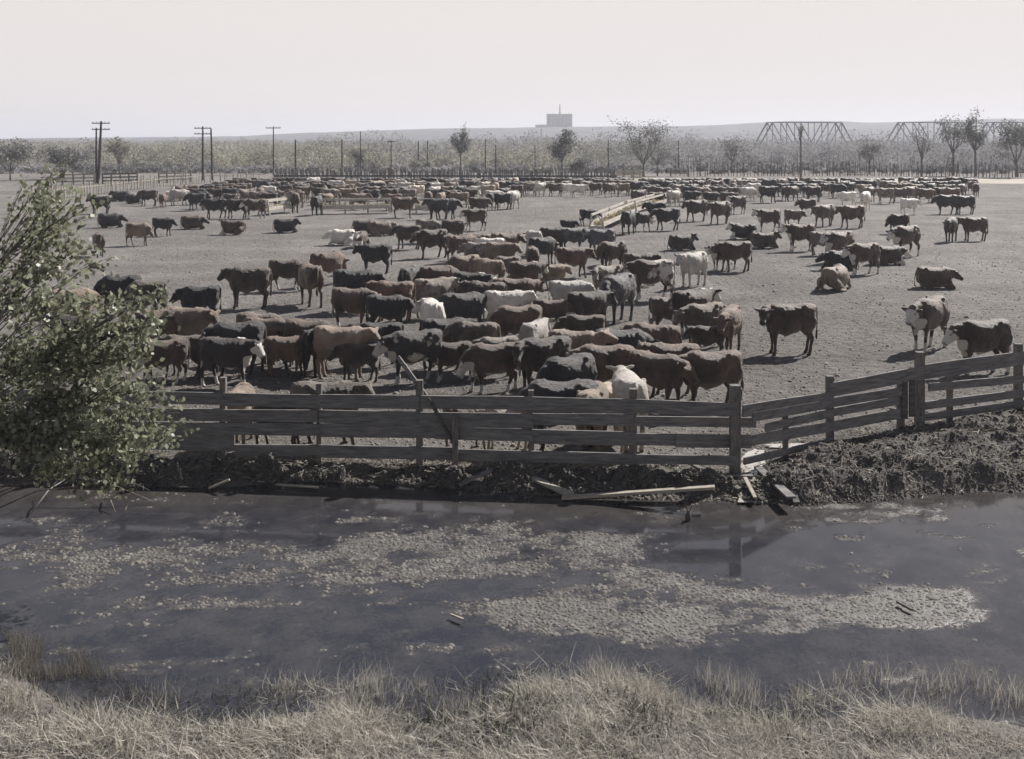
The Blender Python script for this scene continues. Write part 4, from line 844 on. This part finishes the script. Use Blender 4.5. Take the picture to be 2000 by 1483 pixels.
far_tree(1284, 262, 344, 60, 'thin tree close behind the spreading tree', 700, .13, MLEAF3, .3); far_tree(1564, 243, 347, 22, 'bare dead trunk rising in front of the left truss', 90, .10, MLEAF3, .82, 1, MBARKF); far_tree(1862, 220, 343, 66, 'tall tree with open crown near the right end of the bridge', 1500, .14, MLEAF3, .42); far_tree(1800, 240, 345, 52, 'airy tree left of the tall one by the bridge end', 700, .12, MLEAF3, .4); far_tree(1905, 212, 345, 46, 'narrow leafy tree at the right end of the ridge', 1500, .15, MLEAF3, .4)
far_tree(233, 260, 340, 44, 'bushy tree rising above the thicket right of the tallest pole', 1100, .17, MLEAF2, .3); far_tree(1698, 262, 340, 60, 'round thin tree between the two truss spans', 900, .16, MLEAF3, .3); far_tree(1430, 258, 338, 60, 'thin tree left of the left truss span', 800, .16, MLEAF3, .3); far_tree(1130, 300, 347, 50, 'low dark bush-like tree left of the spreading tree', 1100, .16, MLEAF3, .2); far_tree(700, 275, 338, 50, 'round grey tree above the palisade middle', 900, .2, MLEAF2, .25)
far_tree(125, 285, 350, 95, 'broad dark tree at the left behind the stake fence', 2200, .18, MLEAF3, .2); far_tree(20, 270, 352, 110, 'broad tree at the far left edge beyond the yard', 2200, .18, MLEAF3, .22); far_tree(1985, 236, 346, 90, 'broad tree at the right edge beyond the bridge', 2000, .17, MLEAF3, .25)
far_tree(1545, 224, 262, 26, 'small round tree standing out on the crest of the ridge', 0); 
def blobs(cx, cy, h, r, n, size):        # a shrub's worth of leaf positions
    m = 6; c = np.stack([cx+nr.normal(0, r*.45, m), cy+nr.normal(0, r*.45, m), h*nr.uniform(.02, .78, m)], 1); ix = nr.randint(0, m, n); v = nr.normal(size=(n, 3)); v /= np.linalg.norm(v, axis=1)[:, None]
    P = c[ix]+v*(nr.uniform(.3, 1, n)**.5)[:, None]*np.array([r*.5, r*.5, h*.28]); P[:, 2] = np.clip(P[:, 2], .05, h); return P
def thicket(name, pxa, pxb, n, dr, hr, mat, label, per=270, size=.19, cap=None):
    Ps = []
    for i in range(n):
        px = rnd.uniform(pxa, pxb); d = rnd.uniform(*dr)**1.0
        x = (px-1000)*d/F; h = rnd.uniform(*hr)*(1+.3*(d-160)/300)*(.45+1.0*float(vnoise(np.array([px*.017]), np.array([d*.02]), 3)[0])); h = min(h, (cap or (5.5 if pxb < 600 else 5.8))*rnd.uniform(.85, 1.05)); Ps.append(blobs(x, d, h, h*rnd.uniform(.45, .8), per, size))
    P = np.concatenate(Ps); o = quads(P, size, name, mat); tag(o, label, 'thicket', None, 'stuff')
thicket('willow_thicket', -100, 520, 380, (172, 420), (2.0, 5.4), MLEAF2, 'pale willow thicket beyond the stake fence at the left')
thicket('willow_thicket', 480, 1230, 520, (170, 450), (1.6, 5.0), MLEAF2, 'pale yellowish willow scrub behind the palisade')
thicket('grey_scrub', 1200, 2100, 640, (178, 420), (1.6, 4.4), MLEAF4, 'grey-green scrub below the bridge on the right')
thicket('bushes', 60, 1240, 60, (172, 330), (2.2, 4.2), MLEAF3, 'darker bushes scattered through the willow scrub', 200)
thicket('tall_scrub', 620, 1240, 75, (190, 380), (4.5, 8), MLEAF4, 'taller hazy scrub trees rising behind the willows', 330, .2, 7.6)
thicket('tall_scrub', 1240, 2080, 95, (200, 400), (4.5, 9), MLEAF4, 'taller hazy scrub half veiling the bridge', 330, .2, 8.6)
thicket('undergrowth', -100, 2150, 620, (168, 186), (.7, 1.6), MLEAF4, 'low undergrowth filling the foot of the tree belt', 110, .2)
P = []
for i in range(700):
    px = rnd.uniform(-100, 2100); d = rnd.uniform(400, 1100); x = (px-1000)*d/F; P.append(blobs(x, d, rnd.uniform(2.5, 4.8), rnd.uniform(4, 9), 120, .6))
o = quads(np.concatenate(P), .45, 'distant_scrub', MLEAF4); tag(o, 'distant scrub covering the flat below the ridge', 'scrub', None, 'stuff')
# tall thin stems along the thicket edge at the right
mb = MB()
for i in range(170):
    p = gp(rnd.uniform(1310, 2050), rnd.uniform(339, 346)); h = rnd.uniform(1.2, 3.4); mb.beam((p.x, p.y, -.1), (p.x+rnd.uniform(-.3, .3), p.y, h), .018, .018, up=(0, 1, 0))
o = mb.build('saplings', MBARK); tag(o, 'thicket of dark bare sapling stems beyond the track on the right', 'saplings', None, 'stuff')
# ------------------------------------------------------------------ leafy tree reaching in from the left
CL = [(80,365,30,34,.5),(95,420,40,44,.7),(85,500,40,44,.8),(112,350,34,26,.45),(112,382,36,30,.5),(160,400,48,34,.6),(108,440,46,36,.7),(150,480,56,32,.75),(196,512,28,12,.6),(105,520,42,28,.7),(110,575,52,34,.9),(190,585,30,12,.5),(262,582,44,14,.7),(318,577,30,12,.7),(150,640,70,26,.95),(245,640,80,22,.95),(300,622,34,22,.7),(110,700,60,42,1.05),(190,700,70,42,1.05),(262,688,50,32,.95),(128,775,72,46,1.1),(215,775,62,48,1.1),(290,755,36,42,.7),(318,800,34,40,.8),(140,850,78,46,1.1),(225,850,66,46,1.1),(300,862,52,30,.8),(345,845,24,16,.6),(130,915,70,26,.75),(215,925,62,24,.65),(265,950,40,12,.4),(50,450,44,50,.6),(50,570,50,50,.7),(40,700,60,70,.9),(40,840,60,70,.9),(-20,560,60,80,.6),(-20,780,70,120,.8)]
tr = empty('leafy_tree', (-7.9, 14.3, 0)); tag(tr, 'leafy cottonwood whose branches reach in from the left over the bank', 'tree'); O = Vector((-7.9, 14.3, 0)); base = Vector((0, 0, WZ-.3))
mb = MB(); mb.tube([base, (.05, 0, 1.2), (-.05, .1, 2.8), (.1, 0, 4.6), (.2, .1, 6.2)], [.17, .15, .12, .08, .04], 10); mb.build('trunk', MBARK, tr, True); LP = []
for cx, cy, rx, ry, k in CL:
    d = 14.0+rnd.uniform(-.8, .8); c = dp(cx, cy, d)-O; sc = d/F; z0 = max(.1, min(5.0, c.z*.6-.5)); s0 = Vector((0, 0, z0)); mid = s0.lerp(c, .55)+Vector((rnd.uniform(-.15, .15), rnd.uniform(-.3, .3), rnd.uniform(.0, .35))); mb = MB()
    mb.tube([s0, s0.lerp(mid, .5)+Vector((0, 0, .05)), mid, mid.lerp(c, .6)+Vector((0, 0, .05)), c], [.015, .011, .008, .006, .003], 6); nt_ = int(5+rx*ry*k/150)
    for q in range(nt_):
        st = mid.lerp(c, rnd.uniform(.2, 1)); ang = rnd.uniform(0, 6.28); rr = math.sqrt(rnd.uniform(.05, 1)); e = c+Vector((math.cos(ang)*rx*rr*sc, rnd.gauss(0, .22), -math.sin(ang)*ry*rr*sc)); m2 = st.lerp(e, .6)+Vector((0, 0, .04)); mb.tube([st, m2, e], [.006, .004, .002], 4)
        for j in range(int(7+16*k*k)): t = rnd.uniform(.25, 1.08); b0 = st.lerp(m2, t*1.6) if t < .6 else m2.lerp(e, (t-.6)*2.5); LP.append(b0+Vector((rnd.gauss(0, .075), rnd.gauss(0, .10), rnd.gauss(0, .07)-.02)))
    mb.build('branch', MBARK, tr, True)
print('LEAVES', len(LP)); quads(np.array([p[:] for p in LP]), .041, 'leaves', MLEAF, tr, asp=1.35, droop=.4)
for x0, y0, x1, y1, nm in ((120,935,300,985,'bare pale twig trailing to the water below the leafy tree'),(100,880,170,905,'bare twig lying across the mud below the leafy tree'),(60,1010,130,940,'curved bare twig at the waterline below the leafy tree'),(205,980,225,1005,'short bare twig standing in the water below the leafy tree')):
    a, b = on(x0, y0, .05), on(x1, y1, .04); mb = MB(); m_ = (a+b)/2+Vector((0, 0, .10)); mb.tube([a, m_, b], [.014, .011, .005], 5); mb.tube([m_, m_.lerp(b, .5)+Vector((.05, .05, .12)), b+Vector((-.1, .1, .15))], [.008, .006, .003], 5); o = mb.build('twig', MBARKP, smooth=True); tag(o, nm, 'twig')
# ------------------------------------------------------------------ dry grass on the near bank
def blades(name, x, y, h, wv, mat, label, lean=.35, cat='grass', clump=None):
    n = len(x); z = hgt(x, y)-.02; a = nr.uniform(0, 6.283, n); ln = nr.normal(0, lean, (n, 2))*h[:, None]; c, s_ = np.cos(a)*wv, np.sin(a)*wv; B = np.stack([x, y, z], 1); M1 = B+np.stack([ln[:, 0]*.3, ln[:, 1]*.3, h*.55], 1); T = B+np.stack([ln[:, 0], ln[:, 1], h], 1); sd = np.stack([c, s_, c*0], 1)
    V = np.stack([B-sd, B+sd, M1+sd*.8, M1-sd*.8, T+sd*.12, T-sd*.12], 1).reshape(-1, 3); i = np.arange(n)*6; Q = np.concatenate([np.stack([i, i+1, i+2, i+3], 1), np.stack([i+3, i+2, i+4, i+5], 1)])
    o = link(name, npmesh(name, V, Q), mat); tag(o, label, cat, None, 'stuff'); return o
n = 120000; x = nr.uniform(-6.6, 6.6, n); y = nr.uniform(8.45, 12.5, n); ns = nshore(x); dn = fbm(x*1.3, y*1.3, 3, 60); edge = ss(-.1, 1.0, ns-y+(dn-.5)*2.6); k = nr.uniform(0, 1, n) < np.maximum(edge*(.42+1.0*ss(.38, .6, dn)), (ns-y > .9)*.7); x, y, dn = x[k], y[k], dn[k]
blades('dry_grass', x, y, nr.uniform(.04, .16, len(x))*(.4+1.0*dn), nr.uniform(.003, .0065, len(x)), MGRASS, 'dry straw-coloured grass matted on the near bank', 1.1)
# taller tufts
TX = [(730,1345,60,.62),(660,1385,50,.45),(1180,1330,50,.5),(1260,1360,60,.45),(1400,1340,45,.5),(1460,1370,60,.5),(1330,1380,70,.4),(560,1340,60,.35),(430,1310,90,.35),(1050,1360,60,.4),(900,1390,70,.35),(1600,1370,80,.4),(1700,1330,90,.5),(1820,1350,80,.5),(1900,1330,60,.6),(1560,1290,60,.4),(820,1350,50,.35),(300,1350,80,.35),(160,1400,80,.35),(1980,1370,60,.5),(20,1380,60,.5),(1100,1420,120,.35),(1500,1430,120,.35),(600,1440,140,.3),(1800,1430,120,.35)]
X_, Y_, Hh = [], [], []
for px, py, rw, h in TX:
    p = on(px, py, 0); m_ = 170; X_.append(p.x+nr.normal(0, rw*p.y/F*.45, m_)); Y_.append(p.y+nr.normal(0, .16, m_)); Hh.append(h*nr.uniform(.35, 1.1, m_))
x, y, h = np.concatenate(X_), np.concatenate(Y_), np.concatenate(Hh); blades('tall_grass', x, y, h*.66, nr.uniform(.0016, .0035, len(x)), MGRASS, 'taller pale grass tufts and stalks standing on the near bank', .22)
n = 9000; px = nr.uniform(-40, 300, n); py = nr.uniform(1225, 1330, n); d = F*(H-WZ)/(py-HY); x = (px-1000)*d/F; k = fbm(px*.02, py*.03, 2, 66) > .42; blades('reeds', x[k], d[k], nr.uniform(.06, .30, k.sum()), nr.uniform(.0012, .0024, k.sum()), MSTRAW, 'fine thin reeds standing in the pond at the lower left', .15, 'reeds')
X_, Y_, Hh = [], [], []
for px, py, rw in ((200,1370,150),(330,1330,120),(470,1345,80),(440,1400,120),(250,1420,130),(950,1345,70),(1020,1390,80),(1500,1400,90),(830,1400,90),(1250,1400,60)):
    p = on(px, py, 0); m_ = 380; X_.append(p.x+nr.normal(0, rw*p.y/F*.7, m_)); Y_.append(p.y+nr.normal(0, .35, m_)); Hh.append(nr.uniform(.04, .17, m_))
x, y, h = np.concatenate(X_), np.concatenate(Y_), np.concatenate(Hh); blades('dark_weeds', x, y, h, nr.uniform(.003, .008, len(x)), MGRASS2, 'dark matted weeds between the dry grass on the near bank', .6, 'weeds')
# ------------------------------------------------------------------ haze: one box of even air round everything
mb = MB(); mb.box((0, 2450, 27), 4650, 2600, 31); m = bpy.data.materials.new('haze_air'); m.use_nodes = True; nt = m.node_tree; nt.nodes.remove(nt.nodes['Principled BSDF']); v = nt.nodes.new('ShaderNodeVolumePrincipled')
v.inputs['Density'].default_value = .00042; v.inputs['Color'].default_value = (.86, .89, 1.0, 1); v.inputs['Anisotropy'].default_value = .15; nt.links.new(v.outputs[0], nt.nodes['Material Output'].inputs['Volume'])
o = mb.build('haze', m); o['kind'] = 'stuff'; o['label'] = 'pale dusty haze over the whole stock yard'
